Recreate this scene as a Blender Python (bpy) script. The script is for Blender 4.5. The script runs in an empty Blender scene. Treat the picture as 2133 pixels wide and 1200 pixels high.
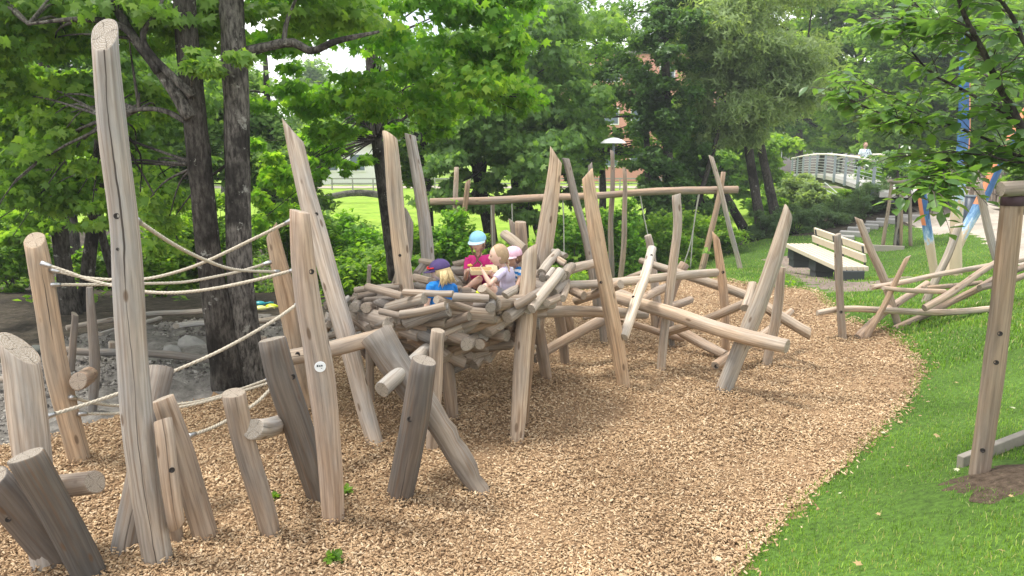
import bpy, bmesh, math, random
import numpy as np
from mathutils import Vector, Matrix, Euler

# ------------------------------------------------------------------ camera, sky, sun, exposure
SC = bpy.context.scene
COL = SC.collection
PITCH = math.radians(11.0)
CAMZ = 2.2
F = 1540.0                      # focal length in photograph pixels (2133 wide)
cam_d = bpy.data.cameras.new('camera')
cam_d.sensor_width = 36.0
cam_d.lens = 36.0 * F / 2133.0
cam_d.clip_start = 0.05
cam_d.clip_end = 900.0
cam = bpy.data.objects.new('camera', cam_d)
COL.objects.link(cam)
cam.location = (0, 0, CAMZ)
cam.rotation_euler = (math.pi / 2 - PITCH, 0, 0)
SC.camera = cam

SUN_EL = math.radians(66.0)
SUN_AZ = math.radians(-82.0)    # from +Y (ahead) towards -X (left)
world = bpy.data.worlds.new("World")
SC.world = world
world.use_nodes = True
wn, wl = world.node_tree.nodes, world.node_tree.links
wn.clear()
w_out = wn.new('ShaderNodeOutputWorld')
sky = wn.new('ShaderNodeTexSky')
sky.sky_type = 'NISHITA'
sky.sun_disc = False
sky.sun_elevation = SUN_EL
sky.sun_rotation = SUN_AZ
sky.air_density = 1.0
sky.dust_density = 2.0
bg = wn.new('ShaderNodeBackground')
bg.inputs[1].default_value = 0.14
wl.new(sky.outputs[0], bg.inputs[0])
# broken white cloud over the blue sky
bgc = wn.new('ShaderNodeBackground')
bgc.inputs[0].default_value = (1.0, 0.985, 0.96, 1)
bgc.inputs[1].default_value = 1.5
tcw = wn.new('ShaderNodeTexCoord')
cn = wn.new('ShaderNodeTexNoise')
cn.inputs['Scale'].default_value = 2.6
cn.inputs['Detail'].default_value = 6
wl.new(tcw.outputs['Generated'], cn.inputs['Vector'])
cr = wn.new('ShaderNodeMapRange')
cr.inputs['From Min'].default_value = 0.38
cr.inputs['From Max'].default_value = 0.55
wl.new(cn.outputs['Fac'], cr.inputs['Value'])
wm = wn.new('ShaderNodeMixShader')
wl.new(cr.outputs[0], wm.inputs[0])
wl.new(bg.outputs[0], wm.inputs[1])
wl.new(bgc.outputs[0], wm.inputs[2])
wl.new(wm.outputs[0], w_out.inputs[0])

sun_d = bpy.data.lights.new('sun', 'SUN')
sun_d.energy = 2.7
sun_d.angle = math.radians(10)
sun_d.color = (1.0, 0.955, 0.88)
sun = bpy.data.objects.new('sun', sun_d)
COL.objects.link(sun)
sdir = Vector((math.sin(SUN_AZ) * math.cos(SUN_EL), math.cos(SUN_AZ) * math.cos(SUN_EL), math.sin(SUN_EL)))
sun.rotation_euler = (-sdir).to_track_quat('-Z', 'Y').to_euler()
sun.location = sdir * 40

SC.view_settings.view_transform = 'Standard'
SC.view_settings.look = 'None'
SC.view_settings.exposure = 0.8
SC.view_settings.gamma = 1.0
SC.view_settings.use_curve_mapping = False
SC.cycles.max_bounces = 8
SC.cycles.diffuse_bounces = 4
SC.cycles.glossy_bounces = 2
SC.cycles.transmission_bounces = 4
SC.cycles.transparent_max_bounces = 6

RNG = np.random.default_rng(7)
random.seed(7)

# ------------------------------------------------------------------ helpers: pixels of the survey photograph to world points
CP_, SP_ = math.cos(PITCH), math.sin(PITCH)


def ray(px, py):
    u = (px - 1066.5) / F
    v = (600.0 - py) / F
    return Vector((u, CP_ + v * SP_, -SP_ + v * CP_))


def P(px, py, D):
    d = ray(px, py)
    return Vector((0, 0, CAMZ)) + d * (D / d.y)


# ------------------------------------------------------------------ terrain heights (thin-plate spline through surveyed spots)
_cps = []
for (x, y) in [(-6, 1), (-3, 2), (-1.6, 2.5), (-6, 4), (-3, 4.5), (-.5, 3.5), (-5, 7), (-2.5, 7), (0, 6), (2, 6), (1, 4.2), (2.5, 7.5), (0, 8.5)]:
    _cps.append((x, y, 0.0 if y < 6.5 else -0.05 * (y - 6.5)))
_cps += [(-9, 3, 0), (-9, 8, 0), (-6, 10, -.12), (-3, 10.5, -.15), (-10, 12, -.2), (-14, 8, 0), (-14, 16, -.8), (-6, 14, -.6), (0, 12, -.33), (3, 12, -.3), (0, 15, -.75),
         (-8, 19, -1.6), (0, 20, -1.7), (5, 20, -1.15), (-14, 24, -1.9), (-4, 24, -1.9), (4, 25, -1.7), (10, 27, -1.4),
         (-14, 30, -1.3), (-4, 30, -1.35), (4, 31, -1.3), (12, 34, -1.2), (-14, -3, 0), (-4, -3, .1), (0, 0, .62), (-2, 0, .05), (3, 0, 1.0), (6, 2, 1.1), (10, 4, 1.0), (12, 8, .7), (16, -3, 1.1), (20, 8, .8)]


def _c(px, py, D):
    p = P(px, py, D)
    _cps.append((p.x, p.y, p.z))


for q in [(1530, 1200, 3.76), (1700, 1020, 4.72), (1870, 860, 6.05), (1925, 770, 7.2), (1900, 735, 7.8), (1850, 690, 8.7),
          (2040, 990, 3.9), (2133, 1200, 2.93), (2133, 700, 7.2), (2133, 620, 9.8), (2133, 565, 12.8), (2133, 470, 18.5), (1700, 615, 11.0), (1800, 625, 10.8),
          (1945, 572, 13.6), (1785, 585, 15.6), (1640, 545, 18.5), (1560, 560, 16.2), (1400, 585, 13.8), (1600, 500, 22), (1740, 480, 22.5),
          (1860, 515, 19.5), (1900, 470, 23), (2015, 469, 21.5), (1960, 402, 28), (1790, 450, 24.5), (1830, 400, 27.5), (2089, 428, 26), (1250, 600, 12.5)]:
    _c(*q)
_cps = np.array(_cps)


def _tps_fit(c):
    n = len(c)
    d2 = ((c[:, None, :2] - c[None, :, :2]) ** 2).sum(-1)
    K = 0.5 * d2 * np.log(d2 + 1e-9) + np.eye(n) * 0.6
    Pm = np.c_[np.ones(n), c[:, :2]]
    A = np.zeros((n + 3, n + 3))
    A[:n, :n] = K
    A[:n, n:] = Pm
    A[n:, :n] = Pm.T
    return np.linalg.solve(A, np.r_[c[:, 2], 0, 0, 0])


_w = _tps_fit(_cps)


def H(x, y):
    x = np.atleast_1d(np.asarray(x, float))
    y = np.atleast_1d(np.asarray(y, float))
    cx, cy = np.clip(x, -14, 22), np.clip(y, -3, 34)
    out = np.empty(len(x))
    for s in range(0, len(x), 20000):
        a, b = cx[s:s + 20000], cy[s:s + 20000]
        d2 = (a[:, None] - _cps[None, :, 0]) ** 2 + (b[:, None] - _cps[None, :, 1]) ** 2
        out[s:s + 20000] = (0.5 * d2 * np.log(d2 + 1e-9)) @ _w[:-3] + _w[-3] + _w[-2] * a + _w[-1] * b
    dist = np.hypot(x - cx, y - cy)
    t = np.clip(dist / 16.0, 0, 1)
    t = t * t * (3 - 2 * t)
    return out * (1 - t) + t * (-1.3)


def h1(x, y):
    return float(H([x], [y])[0])


def G(px, py):
    """where the sight line through a pixel meets the ground"""
    d = ray(px, py)
    t = np.concatenate([np.arange(1.5, 30, .02), np.arange(30, 140, .2)])
    x, y, z = d.x * t, d.y * t, CAMZ + d.z * t
    below = z <= H(x, y)
    i = int(np.argmax(below)) if below.any() else len(t) - 1
    return Vector((x[i], y[i], z[i]))


# ------------------------------------------------------------------ object helpers
def tag(o, label=None, cat=None, group=None, kind=None):
    if label: o['label'] = label
    if cat: o['category'] = cat
    if group: o['group'] = group
    if kind: o['kind'] = kind
    return o


def link(name, me, mat=None, parent=None):
    o = bpy.data.objects.new(name, me)
    COL.objects.link(o)
    if mat is not None:
        for m in (mat if isinstance(mat, (list, tuple)) else [mat]):
            me.materials.append(m)
    if parent is not None:
        o.parent = parent
        o.matrix_parent_inverse = parent.matrix_world.inverted() if parent.type != 'EMPTY' else Matrix.Translation(-parent.location)
    return o


def empty(name, loc, label, cat, group=None):
    o = bpy.data.objects.new(name, None)
    COL.objects.link(o)
    o.location = loc
    o.empty_display_size = .1
    return tag(o, label, cat, group)


def np_mesh(name, verts, faces, smooth=False):
    """faces: an (n,k) array, all of one size"""
    me = bpy.data.meshes.new(name)
    nv, (nf, k) = len(verts), faces.shape
    me.vertices.add(nv)
    me.vertices.foreach_set('co', np.ascontiguousarray(verts, dtype=np.float32).ravel())
    me.loops.add(nf * k)
    me.loops.foreach_set('vertex_index', np.ascontiguousarray(faces, dtype=np.int32).ravel())
    me.polygons.add(nf)
    me.polygons.foreach_set('loop_start', np.arange(0, nf * k, k, dtype=np.int32))
    if smooth:
        me.polygons.foreach_set('use_smooth', np.ones(nf, dtype=bool))
    me.update(calc_edges=True)
    return me


class MB:
    """collects simple shapes into one mesh"""

    def __init__(s):
        s.v, s.f = [], []

    def add(s, v, f):
        o = len(s.v)
        s.v += [tuple(a) for a in v]
        s.f += [tuple(i + o for i in q) for q in f]
        return s

    def box(s, c, size, rot=None, bev=0.0):
        sx, sy, sz = [a / 2 for a in size]
        bm = bmesh.new()
        bmesh.ops.create_cube(bm, size=1)
        for v in bm.verts:
            v.co = Vector((v.co.x * 2 * sx, v.co.y * 2 * sy, v.co.z * 2 * sz))
        if bev:
            bmesh.ops.bevel(bm, geom=list(bm.edges), offset=bev, segments=2, affect='EDGES', profile=.5)
        R = rot if rot is not None else Matrix.Identity(3)
        bm.verts.index_update()
        s.add([R @ v.co + Vector(c) for v in bm.verts], [[v.index for v in f.verts] for f in bm.faces])
        bm.free()
        return s

    def tube(s, pts, rs, n=8, cap=True):
        pts = [Vector(p) for p in pts]
        if not isinstance(rs, (list, tuple)):
            rs = [rs] * len(pts)
        a = None
        rings = []
        for i, p in enumerate(pts):
            t = (pts[min(i + 1, len(pts) - 1)] - pts[max(i - 1, 0)]).normalized()
            if a is None:
                a = t.cross(Vector((0.13, 0.2, 1)) if abs(t.z) < .9 else Vector((1, 0.1, 0))).normalized()
            a = (a - t * a.dot(t)).normalized()
            b = t.cross(a)
            rings.append([p + (a * math.cos(k * 2 * math.pi / n) + b * math.sin(k * 2 * math.pi / n)) * rs[i] for k in range(n)])
        v = [q for r in rings for q in r]
        f = []
        for i in range(len(pts) - 1):
            for k in range(n):
                k2 = (k + 1) % n
                f.append((i * n + k, i * n + k2, (i + 1) * n + k2, (i + 1) * n + k))
        if cap:
            f.append(tuple(range(n - 1, -1, -1)))
            f.append(tuple((len(pts) - 1) * n + k for k in range(n)))
        return s.add(v, f)

    def ball(s, c, r, R=None, seg=12, rings=8, fn=None):
        v, f = [], []
        r = r if isinstance(r, (tuple, list)) else (r, r, r)
        for i in range(rings + 1):
            th = math.pi * i / rings
            for k in range(seg):
                ph = 2 * math.pi * k / seg
                q = Vector((math.sin(th) * math.cos(ph), math.sin(th) * math.sin(ph), math.cos(th)))
                if fn: q = fn(q)
                q = Vector((q.x * r[0], q.y * r[1], q.z * r[2]))
                v.append((R @ q if R else q) + Vector(c))
        for i in range(rings):
            for k in range(seg):
                k2 = (k + 1) % seg
                if i == 0:
                    f.append((k, (i + 1) * seg + k, (i + 1) * seg + k2))
                elif i == rings - 1:
                    f.append((i * seg + k, (i + 1) * seg + k, i * seg + k2))
                else:
                    f.append((i * seg + k, (i + 1) * seg + k, (i + 1) * seg + k2, i * seg + k2))
        return s.add(v, f)

    def mesh(s, name, smooth=False):
        me = bpy.data.meshes.new(name)
        me.from_pydata([tuple(a) for a in s.v], [], s.f)
        me.update()
        if smooth:
            for p in me.polygons: p.use_smooth = True
        return me

    def build(s, name, mat, parent=None, smooth=False):
        return link(name, s.mesh(name, smooth), mat, parent)


def catmull(pts, n):
    """n points evenly along a Catmull-Rom curve"""
    pts = [np.array(p, float) for p in pts]
    if len(pts) == 2:
        return [Vector(pts[0] + (pts[1] - pts[0]) * t) for t in np.linspace(0, 1, n)]
    ext = [2 * pts[0] - pts[1]] + pts + [2 * pts[-1] - pts[-2]]
    dense = []
    for i in range(1, len(ext) - 2):
        p0, p1, p2, p3 = ext[i - 1:i + 3]
        for t in np.linspace(0, 1, 16, endpoint=(i == len(ext) - 3)):
            dense.append(.5 * (2 * p1 + (p2 - p0) * t + (2 * p0 - 5 * p1 + 4 * p2 - p3) * t * t + (3 * p1 - p0 - 3 * p2 + p3) * t ** 3))
    dense = np.array(dense)
    s = np.r_[0, np.cumsum(np.linalg.norm(np.diff(dense, axis=0), axis=1))]
    ts = np.linspace(0, s[-1], n)
    return [Vector([np.interp(t, s, dense[:, k]) for k in range(3)]) for t in ts]


# ------------------------------------------------------------------ materials
def new_mat(name):
    m = bpy.data.materials.new(name)
    m.use_nodes = True
    n, l = m.node_tree.nodes, m.node_tree.links
    b = n['Principled BSDF']
    return m, n, l, b


def ramp(n, stops):
    r = n.new('ShaderNodeValToRGB')
    els = r.color_ramp.elements
    while len(els) < len(stops): els.new(0.5)
    for e, (p, c) in zip(els, stops):
        e.position = p
        e.color = (*c, 1) if len(c) == 3 else c
    return r


def noise(n, l, vec, scale, detail=4, rough=.55):
    t = n.new('ShaderNodeTexNoise')
    t.inputs['Scale'].default_value = scale
    t.inputs['Detail'].default_value = detail
    t.inputs['Roughness'].default_value = rough
    if vec is not None: l.new(vec, t.inputs['Vector'])
    return t


def mapping(n, l, vec, scale=(1, 1, 1), loc=(0, 0, 0)):
    m = n.new('ShaderNodeMapping')
    m.inputs['Scale'].default_value = scale
    m.inputs['Location'].default_value = loc
    l.new(vec, m.inputs['Vector'])
    return m.outputs[0]


def mix(n, l, fac, a, b, blend='MIX'):
    m = n.new('ShaderNodeMix')
    m.data_type = 'RGBA'
    m.blend_type = blend
    for sock, val in ((m.inputs[0], fac), (m.inputs[6], a), (m.inputs[7], b)):
        if isinstance(val, bpy.types.NodeSocket): l.new(val, sock)
        elif isinstance(val, (int, float)): sock.default_value = val if sock.type == 'VALUE' else (val, val, val, 1)
        else: sock.default_value = (*val, 1)
    return m.outputs[2]


def mrange(n, l, val, a, b, c=0.0, d=1.0):
    m = n.new('ShaderNodeMapRange')
    l.new(val, m.inputs['Value'])
    for k, x in zip(('From Min', 'From Max', 'To Min', 'To Max'), (a, b, c, d)): m.inputs[k].default_value = x
    return m.outputs[0]


def math_(n, l, op, a, b=None):
    m = n.new('ShaderNodeMath')
    m.operation = op
    for s, v in zip(m.inputs, (a, b)):
        if v is None: continue
        if isinstance(v, bpy.types.NodeSocket): l.new(v, s)
        else: s.default_value = v
    return m.outputs[0]


def bump(n, l, b, h, strength=.4, dist=.01):
    bp = n.new('ShaderNodeBump')
    bp.inputs['Strength'].default_value = strength
    bp.inputs['Distance'].default_value = dist
    l.new(h, bp.inputs['Height'])
    l.new(bp.outputs[0], b.inputs['Normal'])


def plain(name, col, rough=.6, metal=0.0, var=.12, scale=20.0, bmp=0.0):
    m, n, l, b = new_mat(name)
    tc = n.new('ShaderNodeTexCoord')
    nz = noise(n, l, tc.outputs['Object'], scale, 4)
    c = mix(n, l, nz.outputs['Fac'], tuple(x * (1 - var) for x in col), tuple(min(1, x * (1 + var)) for x in col))
    l.new(c, b.inputs['Base Color'])
    b.inputs['Roughness'].default_value = rough
    b.inputs['Metallic'].default_value = metal
    if bmp: bump(n, l, b, nz.outputs['Fac'], bmp)
    return m


def wood_material():
    """weathered barked robinia: tint from the object's colour, grain, streaks, drying crack, knots"""
    m, n, l, b = new_mat('weathered_log')
    at = n.new('ShaderNodeAttribute')
    at.attribute_name = 'gc'
    oi = n.new('ShaderNodeObjectInfo')
    uv = n.new('ShaderNodeUVMap')
    g1 = noise(n, l, mapping(n, l, at.outputs['Vector'], (34, 34, 1.6)), 1.0, 6, .6)
    g2 = noise(n, l, mapping(n, l, at.outputs['Vector'], (95, 95, 3.5)), 1.0, 4, .6)
    bl = noise(n, l, mapping(n, l, at.outputs['Vector'], (5, 5, 1.3)), 1.0, 5, .65)
    st = noise(n, l, mapping(n, l, at.outputs['Vector'], (60, 60, .7)), 1.0, 3, .5)
    sep = n.new('ShaderNodeSeparateXYZ')
    l.new(uv.outputs[0], sep.inputs[0])
    tint = oi.outputs['Color']
    grey = mix(n, l, 1.0, tint, (.72, .76, .81), 'MULTIPLY')
    warm = mix(n, l, 1.0, tint, (1.07, .97, .86), 'MULTIPLY')
    col = mix(n, l, mrange(n, l, bl.outputs['Fac'], .34, .64), grey, warm)
    col = mix(n, l, 1.0, col, mix(n, l, mrange(n, l, g1.outputs['Fac'], .3, .72), (.67, .655, .64), (1.14, 1.13, 1.12)), 'MULTIPLY')
    col = mix(n, l, mrange(n, l, g2.outputs['Fac'], .56, .72, 0, .45), col, (.1, .075, .055))
    wv = n.new('ShaderNodeTexWave')
    wv.wave_type = 'BANDS'
    wv.bands_direction = 'X'
    wv.inputs['Scale'].default_value = 1.0
    wv.inputs['Distortion'].default_value = 7.0
    wv.inputs['Detail'].default_value = 3
    wv.inputs['Detail Scale'].default_value = .9
    l.new(mapping(n, l, at.outputs['Vector'], (22, 22, 2.6)), wv.inputs['Vector'])
    col = mix(n, l, mrange(n, l, wv.outputs['Fac'], .05, .7, .42, 0), col, mix(n, l, 1.0, col, (.62, .57, .53), 'MULTIPLY'))
    # brown rain streaks
    stm = math_(n, l, 'MULTIPLY', mrange(n, l, st.outputs['Fac'], .53, .63), mrange(n, l, bl.outputs['Fac'], .42, .6, 0, .5))
    col = mix(n, l, stm, col, (.15, .085, .045))
    # long drying crack
    wob = noise(n, l, mapping(n, l, at.outputs['Vector'], (0, 0, 1.3)), 1.0, 4, .55)
    wid = noise(n, l, mapping(n, l, at.outputs['Vector'], (0.01, 0, 1.1), (4, 2, 9)), 1.0, 1, .5)
    off = math_(n, l, 'ABSOLUTE', math_(n, l, 'SUBTRACT', math_(n, l, 'ADD', sep.outputs['X'], mrange(n, l, wob.outputs['Fac'], .2, .8, -.038, .038)), .5))
    cw = math_(n, l, 'ADD', mrange(n, l, wid.outputs['Fac'], .46, .64, -.003, .0075), math_(n, l, 'MULTIPLY', math_(n, l, 'GREATER_THAN', oi.outputs['Alpha'], .95), .002))
    crack = math_(n, l, 'MULTIPLY', mrange(n, l, math_(n, l, 'SUBTRACT', off, cw), -.002, .003, 1, 0), oi.outputs['Alpha'])
    col = mix(n, l, math_(n, l, 'MULTIPLY', crack, .9), col, (.035, .026, .02))
    # small knots
    vo = n.new('ShaderNodeTexVoronoi')
    vo.inputs['Scale'].default_value = 1.0
    l.new(mapping(n, l, at.outputs['Vector'], (9, 9, 3.2)), vo.inputs['Vector'])
    kn = mrange(n, l, vo.outputs['Distance'], .09, .14, .8, 0)
    col = mix(n, l, kn, col, (.12, .075, .045))
    l.new(col, b.inputs['Base Color'])
    b.inputs['Roughness'].default_value = .78
    b.inputs['Specular IOR Level'].default_value = .25
    hh = math_(n, l, 'SUBTRACT', math_(n, l, 'ADD', g1.outputs['Fac'], math_(n, l, 'MULTIPLY', g2.outputs['Fac'], .5)), math_(n, l, 'MULTIPLY', crack, 1.6))
    bump(n, l, b, hh, .55, .007)
    return m


def end_material():
    m, n, l, b = new_mat('log_end_grain')
    uv = n.new('ShaderNodeUVMap')
    oi = n.new('ShaderNodeObjectInfo')
    v = mapping(n, l, uv.outputs[0], (2, 2, 1), (-1, -1, 0))
    ln = n.new('ShaderNodeVectorMath')
    ln.operation = 'LENGTH'
    l.new(v, ln.inputs[0])
    nz = noise(n, l, v, 3, 4)
    nz2 = noise(n, l, v, 9, 4)
    r = math_(n, l, 'ADD', math_(n, l, 'MULTIPLY', ln.outputs['Value'], 46), math_(n, l, 'MULTIPLY', nz.outputs['Fac'], 9))
    s = math_(n, l, 'SINE', r)
    base = mix(n, l, .6, oi.outputs['Color'], (.44, .41, .37))
    col = mix(n, l, mrange(n, l, s, -1, 1), mix(n, l, 1.0, base, (.74, .7, .64), 'MULTIPLY'), base)
    col = mix(n, l, mrange(n, l, nz2.outputs['Fac'], .35, .68), mix(n, l, 1.0, col, (.66, .6, .52), 'MULTIPLY'), col)
    # radial cracks
    gr = n.new('ShaderNodeTexGradient')
    gr.gradient_type = 'RADIAL'
    l.new(v, gr.inputs[0])
    an = math_(n, l, 'FRACT', math_(n, l, 'ADD', math_(n, l, 'MULTIPLY', gr.outputs['Fac'], 4.0), math_(n, l, 'MULTIPLY', nz.outputs['Fac'], .45)))
    ck = mrange(n, l, math_(n, l, 'ABSOLUTE', math_(n, l, 'SUBTRACT', an, .5)), .01, .035, .75, 0)
    col = mix(n, l, ck, col, (.05, .037, .027))
    l.new(col, b.inputs['Base Color'])
    b.inputs['Roughness'].default_value = .85
    b.inputs['Specular IOR Level'].default_value = .2
    bump(n, l, b, math_(n, l, 'SUBTRACT', math_(n, l, 'MULTIPLY', s, .2), ck), .4, .004)
    return m


def leaf_material(name, dark, mid, light, trans=.4, rough=.5, spec=.35, noise_scale=.5):
    """leaf colour varies leaf by leaf and branch by branch; light shines through"""
    m, n, l, b = new_mat(name)
    geo = n.new('ShaderNodeNewGeometry')
    tc = n.new('ShaderNodeTexCoord')
    nz = noise(n, l, tc.outputs['Object'], noise_scale, 3)
    f = math_(n, l, 'ADD', math_(n, l, 'MULTIPLY', geo.outputs['Random Per Island'], .55), mrange(n, l, nz.outputs['Fac'], .3, .7, 0, .45))
    r = ramp(n, [(0, dark), (.5, mid), (1, light)])
    l.new(f, r.inputs[0])
    l.new(r.outputs[0], b.inputs['Base Color'])
    b.inputs['Roughness'].default_value = rough
    b.inputs['Specular IOR Level'].default_value = spec
    tr = n.new('ShaderNodeBsdfTranslucent')
    tcol = mix(n, l, 1.0, r.outputs[0], (1.5, 1.55, .55), 'MULTIPLY')
    l.new(tcol, tr.inputs['Color'])
    ms = n.new('ShaderNodeMixShader')
    ms.inputs[0].default_value = min(.6, trans + .08)
    out = n['Material Output']
    l.new(b.outputs[0], ms.inputs[1])
    l.new(tr.outputs[0], ms.inputs[2])
    l.new(ms.outputs[0], out.inputs['Surface'])
    return m


def bark_material(name, a, c, moss=0.0):
    m, n, l, b = new_mat(name)
    tc = n.new('ShaderNodeTexCoord')
    v = mapping(n, l, tc.outputs['Object'], (16, 16, 4.5))
    n1 = noise(n, l, v, 2.2, 8, .7)
    n2 = noise(n, l, tc.outputs['Object'], 2.1, 6)
    n3 = noise(n, l, tc.outputs['Object'], 7.5, 5, .7)
    col = mix(n, l, mrange(n, l, n1.outputs['Fac'], .4, .6), a, c)
    col = mix(n, l, mrange(n, l, n2.outputs['Fac'], .5, .6, 0, .85), col, tuple(x * .45 for x in a))
    col = mix(n, l, mrange(n, l, n3.outputs['Fac'], .63, .68, 0, .7), col, (.36, .36, .32))
    if moss:
        col = mix(n, l, mrange(n, l, n2.outputs['Fac'], .5, .35, 0, moss), col, (.06, .09, .03))
    l.new(col, b.inputs['Base Color'])
    b.inputs['Roughness'].default_value = .9
    b.inputs['Specular IOR Level'].default_value = .15
    bump(n, l, b, n1.outputs['Fac'], .8, .03)
    return m


def island_material(name, stops, rough=.8, spec=.2, nscale=0, nmul=((.8, .8, .8), (1.15, 1.15, 1.15)), trans=0):
    m, n, l, b = new_mat(name)
    geo = n.new('ShaderNodeNewGeometry')
    r = ramp(n, stops)
    l.new(geo.outputs['Random Per Island'], r.inputs[0])
    c = r.outputs[0]
    if nscale:
        tc = n.new('ShaderNodeTexCoord')
        nz = noise(n, l, tc.outputs['Object'], nscale, 4)
        c = mix(n, l, 1.0, c, mix(n, l, mrange(n, l, nz.outputs['Fac'], .32, .68), *nmul), 'MULTIPLY')
    l.new(c, b.inputs['Base Color'])
    b.inputs['Roughness'].default_value = rough
    b.inputs['Specular IOR Level'].default_value = spec
    if trans:
        tr = n.new('ShaderNodeBsdfTranslucent')
        l.new(mix(n, l, 1.0, c, (1.3, 1.4, .6), 'MULTIPLY'), tr.inputs['Color'])
        ms = n.new('ShaderNodeMixShader')
        ms.inputs[0].default_value = trans
        l.new(b.outputs[0], ms.inputs[1])
        l.new(tr.outputs[0], ms.inputs[2])
        l.new(ms.outputs[0], n['Material Output'].inputs['Surface'])
    return m


def ground_material(name, stops, scale, bscale, bstr, dark=None):
    m, n, l, b = new_mat(name)
    tc = n.new('ShaderNodeTexCoord')
    n1 = noise(n, l, tc.outputs['Object'], scale, 8, .65)
    n2 = noise(n, l, tc.outputs['Object'], .9, 4)
    n3 = noise(n, l, tc.outputs['Object'], bscale, 6, .7)
    r = ramp(n, stops)
    l.new(n1.outputs['Fac'], r.inputs[0])
    c = mix(n, l, 1.0, r.outputs[0], mix(n, l, mrange(n, l, n2.outputs['Fac'], .3, .7), (.72, .72, .72), (1.15, 1.15, 1.15)), 'MULTIPLY')
    if dark:
        c = mix(n, l, mrange(n, l, n3.outputs['Fac'], .58, .7, 0, .8), c, dark)
    l.new(c, b.inputs['Base Color'])
    b.inputs['Roughness'].default_value = .95
    b.inputs['Specular IOR Level'].default_value = .1
    bump(n, l, b, n3.outputs['Fac'], bstr, .03)
    return m


M = {}
M['wood'] = wood_material()
M['end'] = end_material()
M['hole'] = plain('bolt_hole_dark', (.025, .02, .017), .8)
M['steel'] = plain('brushed_steel', (.5, .5, .5), .35, .9)
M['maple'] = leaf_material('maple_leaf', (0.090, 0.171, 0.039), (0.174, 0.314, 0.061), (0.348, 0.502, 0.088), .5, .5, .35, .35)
M['maple_sun'] = leaf_material('maple_leaf_sun_tint', (0.084, 0.194, 0.028), (0.156, 0.331, 0.044), (0.336, 0.490, 0.066), .5, .5, .3, .45)  # sunlit look painted into a yellower leaf green
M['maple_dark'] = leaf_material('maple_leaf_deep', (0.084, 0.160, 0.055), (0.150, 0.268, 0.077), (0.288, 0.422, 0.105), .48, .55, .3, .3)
M['willow'] = leaf_material('willow_leaf', (0.156, 0.217, 0.099), (0.264, 0.353, 0.165), (0.420, 0.513, 0.242), .45, .55, .3, .4)
M['far_leaf'] = leaf_material('far_leaf', (0.108, 0.205, 0.044), (0.204, 0.342, 0.066), (0.360, 0.490, 0.099), .45, .6, .2, .15)
M['cherry'] = leaf_material('cherry_leaf', (.065, .13, .055), (.115, .22, .075), (.22, .38, .075), .42, .27, .75, 1.4)
M['ivy'] = leaf_material('ivy_leaf', (0.048, 0.103, 0.033), (0.090, 0.182, 0.050), (0.180, 0.308, 0.072), .38, .45, .4, .5)
M['shrub'] = leaf_material('undergrowth_leaf', (0.066, 0.148, 0.028), (0.156, 0.296, 0.044), (0.348, 0.490, 0.066), .48, .55, .25, .6)
M['juniper'] = leaf_material('low_shrub_leaf', (.07, .13, .06), (.13, .21, .1), (.21, .3, .14), .32, .6, .25, .7)
M['bark'] = bark_material('maple_bark', (.04, .036, .032), (.19, .175, .155))
M['bark_dark'] = bark_material('dark_bark', (.028, .024, .02), (.1, .09, .078))
M['twig'] = plain('twig_bark', (.07, .055, .045), .8, bmp=.3)

# ------------------------------------------------------------------ the ground, cut into its surfaces
def spaced(dense0, dense1, step, lo, hi, grow=1.12):
    a = list(np.arange(dense0, dense1 + step / 2, step))
    s, x = step, a[-1]
    while x < hi:
        s *= grow
        x += s
        a.append(min(x, hi))
    s, x = step, a[0]
    while x > lo:
        s *= grow
        x -= s
        a.insert(0, max(x, lo))
    return np.array(a)


GX = spaced(-7, 11, .085, -260, 260)
GY = spaced(1.2, 15.5, .085, -40, 420, 1.06)


def poly_px(pts):
    out = []
    for p in pts:
        if len(p) == 3: out.append((p[0], p[1]))
        else:
            g = G(*p)
            out.append((g.x, g.y))
    return np.array(out)


def smooth_poly(p, it=2):
    for _ in range(it):
        q = np.roll(p, -1, 0)
        p = np.stack([.75 * p + .25 * q, .25 * p + .75 * q], 1).reshape(-1, 2)
    return p


def inside(poly, x, y):
    x0, y0 = poly[:, 0], poly[:, 1]
    x1, y1 = np.roll(x0, -1), np.roll(y0, -1)
    r = np.zeros(len(x), bool)
    for a, b, c, d in zip(x0, y0, x1, y1):
        hit = ((b > y) != (d > y))
        if hit.any():
            xi = (c - a) * (y[hit] - b) / (d - b) + a
            r[hit] ^= x[hit] < xi
    return r


W = lambda x, y: (x, y, 0)
_edge = [(1490, 578), (1560, 596), (1690, 603), (1728, 640), (1765, 668), (1850, 688), (1900, 732), (1925, 770), (1905, 815), (1870, 860), (1790, 950), (1700, 1020), (1620, 1100), (1530, 1200)]
CHIPS = smooth_poly(poly_px([W(-7, 4.6), (0, 938), (90, 915), (180, 885), (300, 860), (400, 838), (500, 818), (560, 800), (640, 765), (720, 722), (820, 690), (900, 665), (1100, 620), (1250, 603), (1400, 585)] + _edge + [W(.3, 2.3), W(-1, .8), W(-7, .8)]))
SAND = smooth_poly(poly_px([W(-9, 5.5), (0, 938), (90, 915), (180, 885), (300, 860), (400, 838), (500, 818), (560, 800), (640, 765), (720, 722), (760, 690), (730, 672), (640, 660), (520, 655), (430, 660), (300, 690), (130, 700), (60, 740), (0, 770), W(-9, 6.6)]), 1)
LAWN = smooth_poly(poly_px([(1230, 597), (1240, 578), (1340, 560), (1430, 543), (1520, 515), (1600, 498), (1690, 490), (1770, 500), (1830, 470), (1900, 465), (1950, 490), (2000, 478), (2060, 505), (2133, 562)]
                            + [W(14, 12.5), W(22, 12), W(22, -3), W(-1, -3), W(-1.5, 0), W(-.9, .9), W(.4, 2.3)] + _edge[::-1] + [(1400, 585)]), 1)
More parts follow.
